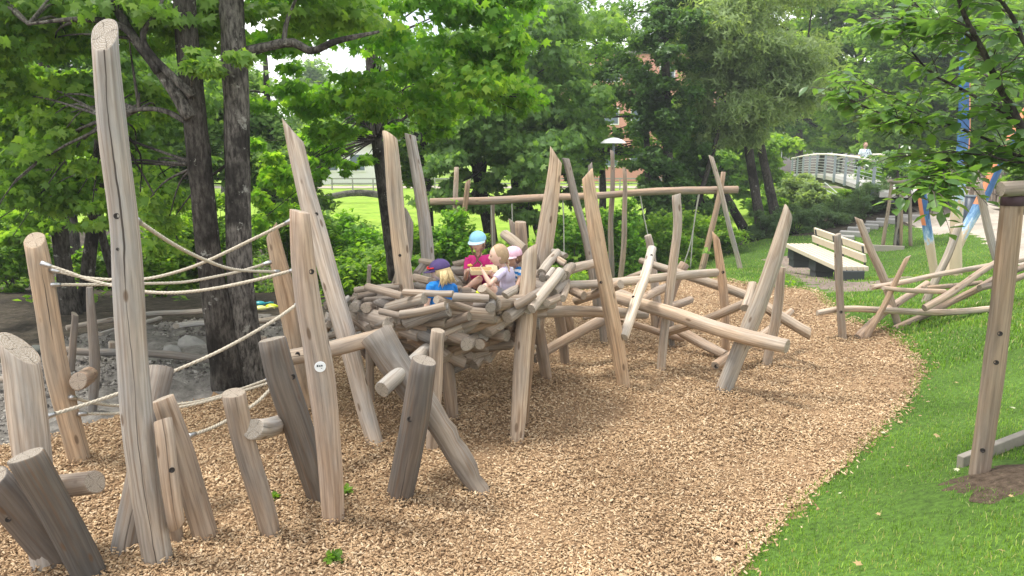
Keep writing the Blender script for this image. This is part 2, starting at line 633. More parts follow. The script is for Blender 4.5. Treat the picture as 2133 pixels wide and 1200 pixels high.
PATH = smooth_poly(poly_px([(1880, 470), (1905, 440), (1935, 415), (1930, 400), (1880, 392), (1840, 392), (1845, 380), (1900, 378), (1960, 390), (2000, 398), (2060, 420), (2133, 455)]) , 1)
PATH = np.vstack([PATH[:-2], [(18, 18)], [(18, 12.2)], smooth_poly(poly_px([(2133, 566), (2062, 508), (2000, 482), (1950, 494), (1900, 470)]), 0)]) if False else smooth_poly(poly_px([(1880, 470), (1905, 440), (1935, 415), (1930, 400), (1880, 392), (1840, 392), (1845, 380), (1900, 378), (1960, 390), (2000, 398), (2060, 420), (2133, 455), W(17, 18), W(17, 12.4), (2133, 562), (2062, 506), (2000, 480), (1950, 492), (1900, 468)]), 1)
WORN = smooth_poly(poly_px([(1630, 522), (1690, 552), (1745, 586), (1830, 588), (1900, 572), (1905, 584), (1830, 604), (1730, 612), (1690, 604), (1650, 575), (1600, 545), (1590, 525)]), 2)

_cx, _cy = (GX[:-1] + GX[1:]) / 2, (GY[:-1] + GY[1:]) / 2
_X, _Y = np.meshgrid(_cx, _cy)
fx, fy = _X.ravel(), _Y.ravel()
wob = .05 * np.sin(fx * 9.1 + 3 * np.sin(fy * 5)) + .04 * np.sin(fy * 13.7 + fx * 4)
qx, qy = fx + wob, fy + wob * .8
reg = np.zeros(len(fx), int)                       # 0 soil
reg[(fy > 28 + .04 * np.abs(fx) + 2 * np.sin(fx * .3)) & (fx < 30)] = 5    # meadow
reg[inside(LAWN, qx, qy)] = 2
reg[inside(WORN, qx + 2 * wob, qy)] = 6
reg[inside(SAND, qx, qy)] = 3
reg[inside(CHIPS, qx, qy)] = 1
reg[inside(PATH, qx, qy)] = 4
nx, ny = len(GX), len(GY)
VX, VY = np.meshgrid(GX, GY)
vx, vy = VX.ravel(), VY.ravel()
VZ = H(vx, vy)
VZ = VZ + np.where(vy < 40, .012 * np.sin(vx * 2.9 + np.sin(vy * 2.1)) * np.sin(vy * 3.3 + 1) + .006 * np.sin(vx * 11 + vy * 7) * np.sin(vy * 9.0 - vx * 3), 0)
_i = np.arange((nx - 1) * (ny - 1))
_r, _c2 = _i // (nx - 1), _i % (nx - 1)
_q = np.stack([_r * nx + _c2, _r * nx + _c2 + 1, (_r + 1) * nx + _c2 + 1, (_r + 1) * nx + _c2], 1)
# churned sand
_sv = inside(SAND, vx, vy)
VZ = VZ + np.where(_sv, .05 * np.sin(vx * 3.3 + 2 * np.sin(vy * 2.4)) * np.sin(vy * 4.1 + np.sin(vx * 3)) + .03 * np.sin(vx * 9 + 3 * np.sin(vy * 5)) * np.sin(vy * 11 + 2 * np.sin(vx * 4)) + .016 * np.sin(vx * 21 + 3 * np.sin(vy * 9)) * np.sin(vy * 19), 0)

M['chipbed'] = ground_material('wood_chip_bed', [(.3, (.13, .08, .045)), (.5, (.27, .175, .1)), (.7, (.4, .28, .17))], 75, 40, .6, (.07, .04, .02))
M['lawn'] = ground_material('lawn_soil', [(.3, (.04, .07, .018)), (.6, (.09, .17, .03)), (.8, (.14, .22, .04))], 30, 24, .5)
M['sand'] = ground_material('grey_sand', [(.3, (.09, .082, .074)), (.5, (.18, .167, .15)), (.75, (.31, .29, .26))], 7, 15, 1.0, (.07, .063, .055))
M['pathm'] = ground_material('gravel_path', [(.3, (.3, .26, .21)), (.6, (.44, .39, .33)), (.8, (.55, .5, .43))], 18, 60, .3)
M['meadow'] = ground_material('meadow_sun_tint', [(.3, (.16, .27, .03)), (.55, (.24, .37, .045)), (.8, (.34, .45, .07))], 2.5, 9, .9)  # sunlight on the meadow painted in as a brighter, yellower base colour
M['worn'] = ground_material('trodden_soil', [(.3, (.13, .1, .08)), (.6, (.26, .21, .175)), (.8, (.38, .32, .27))], 18, 34, .6, (.1, .1, .04))
M['soil'] = ground_material('forest_soil', [(.3, (.03, .026, .02)), (.55, (.075, .062, .047)), (.8, (.16, .135, .105))], 9, 20, .9, (.02, .03, .012))
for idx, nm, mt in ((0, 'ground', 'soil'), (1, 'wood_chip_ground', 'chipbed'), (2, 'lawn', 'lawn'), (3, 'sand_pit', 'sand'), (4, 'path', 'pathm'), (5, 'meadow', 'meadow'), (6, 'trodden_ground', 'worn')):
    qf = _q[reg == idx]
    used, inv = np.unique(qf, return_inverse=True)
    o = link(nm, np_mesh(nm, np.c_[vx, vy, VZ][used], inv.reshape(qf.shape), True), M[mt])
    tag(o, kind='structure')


def scatter(poly, dens, dmin, dmax, margin=60, shrink=None):
    """random spots inside a region, thinning with distance; only where the photograph looks"""
    lo, hi = poly.min(0), poly.max(0)
    pts = []
    bands = np.geomspace(dmin, dmax, 14)
    for a, b in zip(bands[:-1], bands[1:]):
        ya, yb = max(a, lo[1]), min(b, hi[1])
        if yb <= ya: continue
        xl, xr = max(lo[0], -.75 * b - .3), min(hi[0], .75 * b + .3)
        if xr <= xl: continue
        d = dens((a + b) / 2)
        n = int((xr - xl) * (yb - ya) * d)
        x, y = RNG.uniform(xl, xr, n), RNG.uniform(ya, yb, n)
        k = inside(poly, x, y)
        pts.append(np.c_[x[k], y[k]])
    return np.vstack(pts)


def frames(n, tilt):
    """random orientation matrices: yaw free, tilted by about TILT radians"""
    yaw = RNG.uniform(0, 2 * np.pi, n)
    t = RNG.normal(0, 1, n) * tilt
    t2 = RNG.normal(0, 1, n) * tilt
    ax = np.stack([np.cos(yaw) * np.cos(t), np.sin(yaw) * np.cos(t), np.sin(t)], 1)
    up = np.stack([-np.sin(t2) * np.sin(yaw), np.sin(t2) * np.cos(yaw), np.cos(t2)], 1)
    by = np.cross(up, ax)
    by /= np.linalg.norm(by, axis=1)[:, None]
    bz = np.cross(ax, by)
    return ax, by, bz


# loose chips lying on the chip bed
pts = scatter(CHIPS, lambda d: 9800 / (1 + (d / 4.4) ** 2.1), 2.4, 16)
_ed = CHIPS[(CHIPS[:, 0] > .4)]
_sp = []
for a, b in zip(_ed[:-1], _ed[1:]):
    L = np.linalg.norm(b - a)
    if L > 2: continue
    k = int(L * 150)
    _sp.append(a + (b - a) * RNG.random(k)[:, None] + RNG.normal(0, .09, (k, 2)) * RNG.random((k, 1)))
_ft = []
for q in [(332, 1172), (168, 962), (432, 1122), (562, 1118), (668, 1042), (692, 1086), (784, 926), (832, 1036), (1004, 1028), (1075, 920), (1300, 810), (1378, 774), (1508, 816), (258, 1150), (1142, 792), (945, 872), (648, 856), (1594, 764), (1757, 709), (188, 1200), (125, 1172), (366, 1134)]:
    g = G(*q)
    a, r = RNG.uniform(0, 6.28, 320), .07 + np.abs(RNG.normal(0, .1, 320))
    _ft.append(np.c_[g.x + np.cos(a) * r, g.y + np.sin(a) * r, .045 * np.exp(-((r - .05) / .1) ** 2)])
_ft = np.vstack(_ft)
_zx = np.r_[np.zeros(len(pts) + sum(len(q) for q in _sp)), _ft[:, 2] * RNG.random(len(_ft))]
pts = np.vstack([pts] + _sp + [_ft[:, :2]])
n = len(pts)
L_, B_, T_ = RNG.gamma(4, .0041, n) + .004, RNG.gamma(5, .00125, n) + .003, RNG.uniform(.002, .006, n)
big = 1 + .05 * np.clip(pts[:, 1] - 5, 0, 8)
L_ *= big
B_ *= big
ax, by, bz = frames(n, .33)
base = np.c_[pts, H(pts[:, 0], pts[:, 1]) + RNG.uniform(.004, .022, n) + _zx + np.where(inside(CHIPS, pts[:, 0], pts[:, 1]), 0, .02)]
tap = RNG.uniform(.45, 1, n)
cs = []
for sz in (-1, 1):
    for sx, sy in ((-1, -1), (1, -1), (1, 1), (-1, 1)):
        w = B_ * (tap if sx > 0 else 1) * (.8 if sz > 0 else 1)
        cs.append(base + ax * (sx * L_ / 2)[:, None] + by * (sy * w / 2)[:, None] + bz * (sz * T_ / 2)[:, None])
v = np.stack(cs, 1).reshape(-1, 3)
fc = np.array([[4, 5, 6, 7], [0, 1, 5, 4], [1, 2, 6, 5], [2, 3, 7, 6], [3, 0, 4, 7]])
f = (np.arange(n)[:, None, None] * 8 + fc[None]).reshape(-1, 4)
M['chip'] = island_material('wood_chip', [(0, (.17, .108, .062)), (.16, (.32, .21, .122)), (.5, (.44, .31, .185)), (.82, (.53, .395, .25)), (1, (.66, .53, .37))], .85, .15, .8, ((.68, .64, .6), (1.13, 1.12, 1.1)))
tag(link('wood_chips', np_mesh('wood_chips', v, f), M['chip']), 'tan wood chips strewn loosely over the play area', 'wood chips', kind='stuff')

# clods and grit lying on the churned sand
n = 15000
lo, hi = SAND.min(0), SAND.max(0)
gx, gy = RNG.uniform(max(lo[0], -7), hi[0], n), RNG.uniform(lo[1], hi[1], n)
k_ = inside(SAND, gx, gy) & (np.sin(gx * 2.3 + np.sin(gy * 1.7)) + np.sin(gy * 2.9) > -.7)
gx, gy = gx[k_], gy[k_]
n = len(gx)
R_ = RNG.gamma(1.6, .0045, n) + .004
ax, by, bz = frames(n, .5)
_wz = .05 * np.sin(gx * 3.3 + 2 * np.sin(gy * 2.4)) * np.sin(gy * 4.1 + np.sin(gx * 3)) + .03 * np.sin(gx * 9 + 3 * np.sin(gy * 5)) * np.sin(gy * 11 + 2 * np.sin(gx * 4))
base = np.c_[gx, gy, H(gx, gy) + _wz + .004]
cs = []
for sz in (-1, 1):
    for sx, sy in ((-1, -1), (1, -1), (1, 1), (-1, 1)):
        cs.append(base + (ax * sx + by * sy * .8 * (.6 if sz > 0 else 1) + bz * sz * .55) * (R_ * RNG.uniform(.6, 1.3, n))[:, None])
v = np.stack(cs, 1).reshape(-1, 3)
f = (np.arange(n)[:, None, None] * 8 + fc[None]).reshape(-1, 4)
M['clod'] = island_material('sand_clod', [(0, (.06, .053, .046)), (.5, (.17, .155, .14)), (.85, (.25, .232, .205)), (1, (.36, .34, .31))], .9, .1)
tag(link('sand_clods', np_mesh('sand_clods', v, f), M['clod']), 'grey clods and grit strewn over the sand pit', 'grit', kind='stuff')

# grass blades
BARE = G(2035, 1015)


def blades(name, pts, hmin, hmax, wid, label, cat, lean=.5):
    n = len(pts)
    z = H(pts[:, 0], pts[:, 1])
    yaw = RNG.uniform(0, 2 * np.pi, n)
    hh = RNG.uniform(hmin, hmax, n)
    w = RNG.uniform(.7, 1.3, n) * wid
    le = np.abs(RNG.normal(0, lean, n)) * hh
    dx, dy = np.cos(yaw), np.sin(yaw)
    lyaw = yaw + np.pi / 2 + RNG.normal(0, .6, n)
    lx, ly = np.cos(lyaw) * le, np.sin(lyaw) * le
    b = np.c_[pts, z - .004]
    side = np.c_[dx, dy, np.zeros(n)] * (w / 2)[:, None]
    mid = b + np.c_[lx * .35, ly * .35, hh * .6]
    tip = b + np.c_[lx, ly, hh * (1 - .25 * np.minimum(1, le / hh))]
    v = np.stack([b - side, b + side, mid + side * .8, mid - side * .8, tip], 1).reshape(-1, 3)
    i = np.arange(n)[:, None] * 5
    f = np.concatenate([i + np.array([[0, 1, 2]]), i + np.array([[0, 2, 3]]), i + np.array([[3, 2, 4]])])
    return tag(link(name, np_mesh(name, v, f), M['grass']), label, cat, kind='stuff')


M['grass'] = island_material('grass_blade', [(0, (.1, .19, .03)), (.5, (.19, .34, .05)), (.86, (.27, .44, .065)), (.93, (.42, .42, .17)), (1, (.5, .44, .24))], .5, .3, .9, ((.7, .8, .8), (1.22, 1.12, .95)), .35)
gp = scatter(LAWN, lambda d: 9000 / (1 + (d / 3.4) ** 2), 2.2, 24)
_bd = np.hypot((gp[:, 0] - BARE.x - .25) / 1.5, gp[:, 1] - BARE.y)
gp = gp[(_bd > .3 + .12 * np.sin(gp[:, 0] * 9)) & (np.hypot(gp[:, 0], gp[:, 1]) > 1.3)]
gp = gp[~inside(PATH, gp[:, 0], gp[:, 1])]
_wn = inside(WORN, gp[:, 0], gp[:, 1])
gp = gp[~_wn | (RNG.random(len(gp)) < .13)]
big = gp[:, 1] > 7
blades('lawn_grass', gp[~big], .014, .04, .0036, 'bright green mown grass on the bank beside the wood chips', 'grass')
blades('lawn_grass', gp[big], .025, .06, .011, 'green mown grass around the bench and stakes', 'grass')
# grass overhanging the edge of the chips and weeds in it
eg = CHIPS[(CHIPS[:, 0] > .4)]
ep = []
for a, b in zip(eg[:-1], eg[1:]):
    L = np.linalg.norm(b - a)
    if L > 2: continue
    k = int(L * 160)
    t = RNG.random(k)[:, None]
    ep.append(a + (b - a) * t + RNG.normal(0, .035, (k, 2)))
blades('edge_grass', np.vstack(ep), .02, .06, .006, 'grass tufts straggling over the edge of the wood chips', 'grass')

# ------------------------------------------------------------------ logs
TAN = (.46, .39, .32)
BRN = (.47, .335, .215)
PALE = (.51, .46, .405)
GREY = (.18, .168, .152)
MID = (.37, .325, .28)
DRK = (.17, .14, .115)
SILV = (.52, .49, .45)


def log_mesh(name, pts, rs, cut0=(0, 0), cut1=(0, 0), sides=18, step=.07, wob=.012, oval=.06, taper_end=True, crack=.0, notches=()):
    """a barked log swept along PTS; cut0 / cut1 lean the sawn ends (offset along the log per metre across it, world x and -y)"""
    pts = [Vector(p) for p in pts]
    L = sum((b - a).length for a, b in zip(pts[:-1], pts[1:]))
    nr = max(6, min(46, int(L / step)))
    c = catmull(pts, 64)
    s64 = np.linspace(0, L, 64)
    ph = RNG.uniform(0, 6.28, 8)
    A = np.array(c)
    env = np.sin(np.linspace(0, np.pi, 64)) ** .5
    A[:, 0] += wob * env * np.sin(s64 * 2.6 + ph[0])
    A[:, 1] += wob * env * np.sin(s64 * 2.1 + ph[1])
    A[:, 2] += wob * env * np.sin(s64 * 2.4 + ph[2]) * .6
    T = np.gradient(A, axis=0)
    T /= np.linalg.norm(T, axis=1)[:, None]
    mt = Vector(A[-1] - A[0]).normalized()
    to_cam = (Vector((0, 0, CAMZ)) - Vector(A[32])).normalized()
    e1 = (to_cam - mt * to_cam.dot(mt)).normalized()       # angle pi looks at the camera: the seam is on the far side
    rsx = np.interp(s64, np.linspace(0, L, len(rs)), rs)
    off = RNG.uniform(0, 60, 3)
    verts, gc, uvr = [], [], []
    th = np.linspace(0, 2 * np.pi, sides, endpoint=False)
    kn = [(RNG.uniform(0, L), RNG.uniform(0, 6.28), RNG.uniform(.03, .09), RNG.uniform(.2, .45)) for _ in range(int(L * 1.2))]

    def at(s):
        sc = min(max(s, 0), L)
        p = np.array([np.interp(sc, s64, A[:, k]) for k in range(3)])
        t = np.array([np.interp(sc, s64, T[:, k]) for k in range(3)])
        t /= np.linalg.norm(t)
        return p + t * (s - sc), t, float(np.interp(sc, s64, rsx))

    rings = []
    for i in range(nr + 3):
        if i == 0: u, sh, ex = 0, .93, 0
        elif i == nr + 2: u, sh, ex = 1, .93, 0
        else: u, sh = (i - 1) / nr, 1
        ring = []
        for k in range(sides):
            p, t, r = at(u * L)
            tv = Vector(t)
            a = (e1 - tv * e1.dot(tv)).normalized()
            b = tv.cross(a)
            d = -a * math.cos(th[k]) - b * math.sin(th[k])
            s0 = (cut0[0] * d.x - cut0[1] * d.y) * r * sh
            s1 = L + (cut1[0] * d.x - cut1[1] * d.y) * r * sh
            bev = .0035 if (i in (1, nr + 1)) else 0
            s = s0 + (s1 - s0) * u + (bev if i == 1 else -bev if i == nr + 1 else 0)
            p, t, r = at(s)
            rr = r * sh * (1 + oval * math.sin(2 * th[k] + ph[3] + s * .9) + .028 * math.sin(3 * th[k] + ph[4] - s * 2.2) + .018 * math.sin(5 * th[k] + ph[5] + s * 7) + .022 * math.sin(s * 8.5 + ph[6]))
            for ks, kt, ka, kw in kn:
                da = (th[k] - kt + math.pi) % (2 * math.pi) - math.pi
                e = ((s - ks) / .045) ** 2 + (da / kw) ** 2
                if e < 6: rr += r * ka * math.exp(-e)
            for ns, nw, nd in notches:
                if abs(s - ns) < nw:
                    q = 1 - abs(s - ns) / nw
                    up = d.z * .8 + d.x * .5
                    if up > .1: rr -= nd * r * min(1, q * 1.6) * up
            verts.append(Vector(p) + d * rr)
            gc.append((math.cos(th[k]) * r + off[0], math.sin(th[k]) * r + off[1], s + off[2]))
            uvr.append((th[k] / (2 * math.pi), s))
        rings.append(len(verts) - sides)
    faces, fuv, cap = [], [], []
    for i in range(nr + 2):
        for k in range(sides):
            k2 = (k + 1) % sides
            a, b, c2, d2 = rings[i] + k, rings[i] + k2, rings[i + 1] + k2, rings[i + 1] + k
            faces.append((a, b, c2, d2))
            u1 = uvr[a][0]
            u2 = u1 + 1 / sides
            fuv += [(u1 + crack, uvr[a][1]), (u2 + crack, uvr[b][1]), (u2 + crack, uvr[c2][1]), (u1 + crack, uvr[d2][1])]
            cap.append(0)
    for ring, flip in ((rings[0], True), (rings[-1], False)):
        idx = [ring + k for k in range(sides)]
        cen = sum((verts[q] for q in idx), Vector()) / sides
        verts.append(cen)
        gc.append(gc[ring])
        ci = len(verts) - 1
        for k in range(sides):
            k2 = (k + 1) % sides
            tri = (idx[k2], idx[k], ci) if flip else (idx[k], idx[k2], ci)
            faces.append(tri)
            for q in tri:
                if q == ci: fuv.append((.5, .5))
                else:
                    t_ = th[q - ring] + ph[7]
                    fuv.append((.5 + .5 * math.cos(t_), .5 + .5 * math.sin(t_)))
            cap.append(1)
    me = bpy.data.meshes.new(name)
    me.from_pydata([tuple(v) for v in verts], [], faces)
    uvl = me.uv_layers.new(name='UVMap')
    uvl.data.foreach_set('uv', np.array(fuv, dtype=np.float32).ravel())
    at_ = me.attributes.new('gc', 'FLOAT_VECTOR', 'POINT')
    at_.data.foreach_set('vector', np.array(gc, dtype=np.float32).ravel())
    me.polygons.foreach_set('material_index', np.array(cap, dtype=np.int32))
    me.polygons.foreach_set('use_smooth', np.array([c == 0 for c in cap]))
    me.update()
    return me


def tinted(o, tone, var=.13):
    k = 1 + RNG.uniform(-var, var)
    g = sum(tone) / 3
    tone = tuple(a * .84 + g * .16 for a in tone)
    h = RNG.uniform(-.045, .045)
    o.color = (min(1, tone[0] * k * (1 + h)), tone[1] * k, tone[2] * k * (1 - h), .7 if RNG.random() < .3 else 0)
    return o


def make_log(name, pts, rs, tone, parent=None, **kw):
    me = log_mesh(name, pts, rs, **kw)
    return tinted(link(name, me, [M['wood'], M['end']], parent), tone)


def bolt(parent, px, py, D, r=.014, axis=None):
    """sunken bolt hole with a worn rim on the side of a log that faces the lawn"""
    p = P(px, py, D)
    d = (Vector((0, 0, CAMZ)) - p)
    d.z *= .2
    d.normalize()
    q = d.to_track_quat('Z', 'Y').to_matrix()
    mb = MB()
    n = 12
    prof = [(1.25, -.012), (1.25, .005), (1.05, .0065), (.9, .003), (.5, .001)]
    v = [q @ Vector((r * a * math.cos(2 * math.pi * k / n), r * a * math.sin(2 * math.pi * k / n), z)) + p for a, z in prof for k in range(n)]
    f = [(i * n + k, i * n + (k + 1) % n, (i + 1) * n + (k + 1) % n, (i + 1) * n + k) for i in range(len(prof) - 1) for k in range(n)]
    f.append(tuple((len(prof) - 1) * n + k for k in range(n)))
    mb.add(v, f)
    return mb.build('bolt_hole', M['hole'], parent, True)


def surface_depth(o, px, py):
    """distance at which the sight line meets the log's mesh"""
    d = ray(px, py).normalized()
    me = o.data
    from mathutils.bvhtree import BVHTree
    t = BVHTree.FromPolygons([v.co for v in me.vertices], [tuple(p.vertices) for p in me.polygons])
    hit = t.ray_cast(Vector((0, 0, CAMZ)), d)
    return hit[0].y if hit[0] else None


def post(name, label, px, w, tone, lean=0.0, cat='wooden post', group='standing posts of the climbing course', D=None, holes=(), into=.25, **kw):
    """standing post: pixels from top to foot; the foot stands on the ground; LEAN metres towards the viewer at the top"""
    b = G(*px[-1])
    Db = D or b.y
    n = len(px)
    tot = sum(math.dist(px[i], px[i + 1]) for i in range(n - 1))
    acc, pts = 0, []
    for i, q in enumerate(px):
        if i: acc += math.dist(px[i - 1], q)
        pts.append(P(q[0], q[1], Db - lean * (1 - acc / tot)))
    rs = [wi * p.y / F / 2 * .99 for wi, p in zip(w, pts)]
    if into:
        dv = (pts[-1] - pts[-2]).normalized()
        e = pts[-1] + dv * into
        if dv.z < -.2:
            e = pts[-1] + dv * max(into, (pts[-1].z - h1(pts[-1].x, pts[-1].y) + .15) / -dv.z)
        pts.append(e)
        rs.append(rs[-1])
    pts, rs = pts[::-1], rs[::-1]                  # from foot to top
    # radii at even arc positions
    L = np.r_[0, np.cumsum([(b_ - a_).length for a_, b_ in zip(pts[:-1], pts[1:])])]
    rr = list(np.interp(np.linspace(0, L[-1], 14), L, rs))
    o = make_log(name, pts, rr, tone, **kw)
    tag(o, label, cat, group)
    for h in holes:
        dd = surface_depth(o, h[0], h[1])
        if dd: bolt(o, h[0], h[1], dd, (h[2] if len(h) > 2 else 9) * dd / F / 2)
    return o


def beam(name, label, px, w, tone, Ds, cat='log', group='cross logs of the climbing course', holes=(), **kw):
    """a log through pixels at given distances"""
    Ds = list(np.interp(np.linspace(0, 1, len(px)), np.linspace(0, 1, len(Ds)), Ds))
    pts = [P(q[0], q[1], d) for q, d in zip(px, Ds)]
    if isinstance(w, (int, float)): w = [w]
    ww = np.interp(np.linspace(0, 1, 14), np.linspace(0, 1, len(w)), w)
    dd_ = np.interp(np.linspace(0, 1, 14), np.linspace(0, 1, len(px)), Ds)
    rs = [a * b / F / 2 * .99 for a, b in zip(ww, dd_)]
    o = make_log(name, pts, rs, tone, **kw)
    tag(o, label, cat, group)
    for h in holes:
        dd = surface_depth(o, h[0], h[1])
        if dd: bolt(o, h[0], h[1], dd, (h[2] if len(h) > 2 else 8) * dd / F / 2)
    return o


# ---- left group: tall mast, stumps and leaning logs
MAST = post('wooden_post', 'tallest pale mast with a long drying crack and slanted bright top', [(218, 72), (236, 300), (252, 470), (262, 620), (287, 850), (332, 1172)], [53, 58, 59, 62, 64, 60], PALE, 0, cut1=(-.15, -1.35), holes=[(243, 450, 10), (245, 519, 5)], crack=.02, sides=26)
MAST.color[3] = 1
CRK = post('wooden_post', 'cracked orange brown post with grey slanted top carrying three ropes, left of the tallest mast', [(72, 500), (94, 620), (121, 760), (168, 962)], [40, 45, 47, 48], (.5, .375, .25), 0, cut1=(-.35, -.8), crack=-.02, sides=22)
CRK.color[3] = 1
post('wooden_post', 'broad grey stump sawn to a point on one side, lowest rope fixed to it', [(40, 725), (56, 830), (78, 970), (105, 1178)], [68, 74, 70, 66], PALE, 0, cut1=(-1.15, 0), sides=22)
post('leaning_log', 'dark grey log leaning over a horizontal log, round pale top, nearest the camera', [(54, 948), (110, 1050), (188, 1200)], [72, 70, 66], (.165, .15, .135), .25, 'log', 'leaning logs', cut1=(0, .1), sides=22)
post('leaning_log', 'brown log leaning in from the picture edge with a single bolt hole', [(-22, 1000), (40, 1070), (130, 1172)], [76, 72, 64], (.18, .152, .13), .2, 'log', 'leaning logs', holes=[(17, 1082, 10)], sides=22)
beam('log', 'short thick horizontal log with star cracked end propped on a leaning dark log', [(20, 1022), (110, 1012), (198, 1004)], [46, 48, 50], MID, [3.9, 3.75, 3.62], cut1=(.25, .1), sides=22)
post('wooden_post', 'grey post with flat top whose foot shows behind the tallest mast', [(335, 766), (312, 870), (285, 1010), (258, 1150)], [53, 52, 54, 58], (.27, .235, .2), -.6)
post('wooden_post', 'tan bent post with flat oval top just behind the tallest mast', [(338, 830), (368, 925), (398, 1020), (432, 1122)], [46, 52, 54, 52], TAN, 0)
beam('log', 'short upright log with one bolt hole bolted against the tallest mast', [(339, 874), (350, 980), (368, 1095)], [38, 39, 37], TAN, [3.6, 3.58, 3.62], cut1=(-.6, 0), holes=[(358, 979, 10)])
post('wooden_post', 'short foot stub under the small upright log beside the tallest mast', [(352, 1050), (366, 1134)], [30, 28], TAN, 0)
post('wooden_post', 'brown leaning stump with flat pale top carrying an end on log', [(486, 818), (508, 930), (542, 1050), (562, 1118)], [50, 52, 48, 44], (.4, .33, .265), .05)
beam('log', 'pale log pointing its star cracked end at the camera beside the brown stump', [(527, 893), (592, 882)], [46, 42], SILV, [3.84, 4.5], cut0=(.2, .1), sides=22)
post('wooden_post', 'dark grey leaning post with flat top and a horizontal log resting across it', [(566, 706), (588, 800), (635, 940), (668, 1042)], [56, 60, 62, 52], (.165, .154, .144), .05, holes=[(610, 785, 9)], sides=22)
RNDP = post('wooden_post', 'reddish tan post with rounded top and a round white badge', [(624, 440), (643, 610), (668, 790), (692, 1086)], [40, 53, 57, 46], (.5, .415, .345), .05, holes=[(649, 566, 9)], cut1=(-.25, 0), sides=22)
post('wooden_post', 'tall pale post sawn to a sharp tip, dark stain down its upper part', [(609, 272), (645, 430), (684, 578), (735, 745), (784, 926)], [32, 42, 44, 44, 38], PALE, -.8, cut1=(-1.9, 0), holes=[(659, 446, 6), (669, 600, 4)])
post('wooden_post', 'orange tan pointed post behind the ropes, in front of the big tree', [(566, 480), (590, 600), (618, 735), (648, 856)], [30, 44, 42, 34], (.52, .4, .275), 0, cut1=(1.1, 0))
beam('log', 'tan log with dark sawn end lying across the dark grey post into the nest', [(560, 752), (640, 735), (740, 713), (830, 690)], [36, 37, 36, 34], (.52, .42, .32), [4.72, 4.9, 5.2, 5.5], holes=[(620, 738, 8)], cut0=(0, -.25))
post('leaning_log', 'dark grey leaning block post with flat oval top, crossing a notched log', [(884, 750), (872, 850), (850, 960), (832, 1036)], [58, 62, 64, 58], (.15, .138, .13), .12, 'log', 'leaning logs', holes=[(854, 873, 10)], sides=22)
post('leaning_log', 'grey log with cut foot notches leaning up to the nest as a ladder', [(784, 694), (830, 768), (905, 868), (955, 948), (1004, 1028)], [74, 66, 58, 56, 44], (.27, .238, .205), -.25, 'log', 'leaning logs', notches=((.62, .05, .4), (.36, .05, .4), (.82, .05, .35)), sides=22)
post('wooden_post', 'slim pale post with flat top standing behind the crossed dark logs', [(913, 688), (908, 800), (897, 938)], [29, 31, 26], TAN, 0)
beam('log', 'clean pale log jutting down from the nest between the crossed logs', [(795, 812), (845, 768), (906, 712)], [38, 34, 28], (.56, .48, .39), [4.42, 4.72, 5.8], cut0=(-.3, -.2))
# ---- posts of the nest
post('wooden_post', 'stout nest leg with a slanted top rising beside the children', [(1103, 522), (1098, 640), (1087, 780), (1075, 920)], [33, 36, 37, 30], (.47, .38, .29), -.55, cut1=(.8, .3), sides=22)
post('wooden_post', 'thin orange brown nest leg right behind the stout nest leg', [(1112, 640), (1105, 760), (1097, 882)], [18, 18, 14], (.45, .29, .165), 0)
post('wooden_post', 'brown nest leg leaning outward, second of three to the right of the stout leg', [(1108, 620), (1127, 710), (1142, 792)], [26, 28, 24], (.42, .31, .22), 0)
post('wooden_post', 'brown leg under the log joint right of the nest, forked at its top', [(1158, 630), (1168, 690), (1177, 760)], [24, 22, 18], (.4, .3, .215), 0)
post('wooden_post', 'short brown prop leaning against the forked leg', [(1178, 645), (1187, 675), (1192, 702)], [20, 18, 15], (.4, .28, .18), 0)
post('wooden_post', 'dark short leg under the middle of the nest', [(925, 720), (936, 800), (946, 872)], [32, 31, 27], (.37, .29, .22), 0)
post('wooden_post', 'thin leg half hidden behind the nest on its left', [(770, 700), (772, 770), (776, 838)], [20, 19, 16], (.42, .33, .25), 0)
post('wooden_post', 'tall tan post rising through the nest beside the child in blue', [(812, 282), (824, 400), (837, 520), (846, 610), (855, 715)], [28, 32, 34, 34, 30], (.56, .44, .315), 0, cut1=(-.7, .4), D=6.05, into=.0, holes=[(833, 532, 5)])
post('wooden_post', 'silver grey tall post behind the nest, bare and slightly bowed', [(854, 280), (870, 380), (886, 490), (898, 600), (906, 720)], [23, 27, 29, 29, 27], SILV, 0, cut1=(-.4, 0))
post('wooden_post', 'short pointed post leaning behind the nest next to the tan tall post', [(852, 448), (846, 530), (824, 600), (800, 690)], [20, 24, 24, 24], PALE, 0, cut1=(-1.6, 0))
post('wooden_post', 'broad tan post sawn to a tall point at the right rim of the nest', [(1158, 322), (1147, 430), (1133, 540), (1120, 640), (1115, 700)], [24, 33, 38, 36, 32], (.54, .44, .335), 0, cut1=(-1.5, 0), D=6.9, into=0)
post('wooden_post', 'thin leaning pole crossing the swing beam right of the pointed nest post', [(1178, 330), (1200, 420), (1225, 510), (1243, 640)], [14, 16, 17, 17], MID, 0, cut1=(-.5, 0), D=9.2)
post('wooden_post', 'brown flat topped post behind the pink capped child', [(1084, 462), (1088, 520), (1092, 700)], [23, 25, 25], (.5, .36, .25), 0, D=7.5)
post('wooden_post', 'small pointed grey stub beside the brown post behind the children', [(1066, 460), (1072, 520), (1080, 690)], [12, 16, 16], MID, 0, D=7.7, cut1=(-1.2, 0))
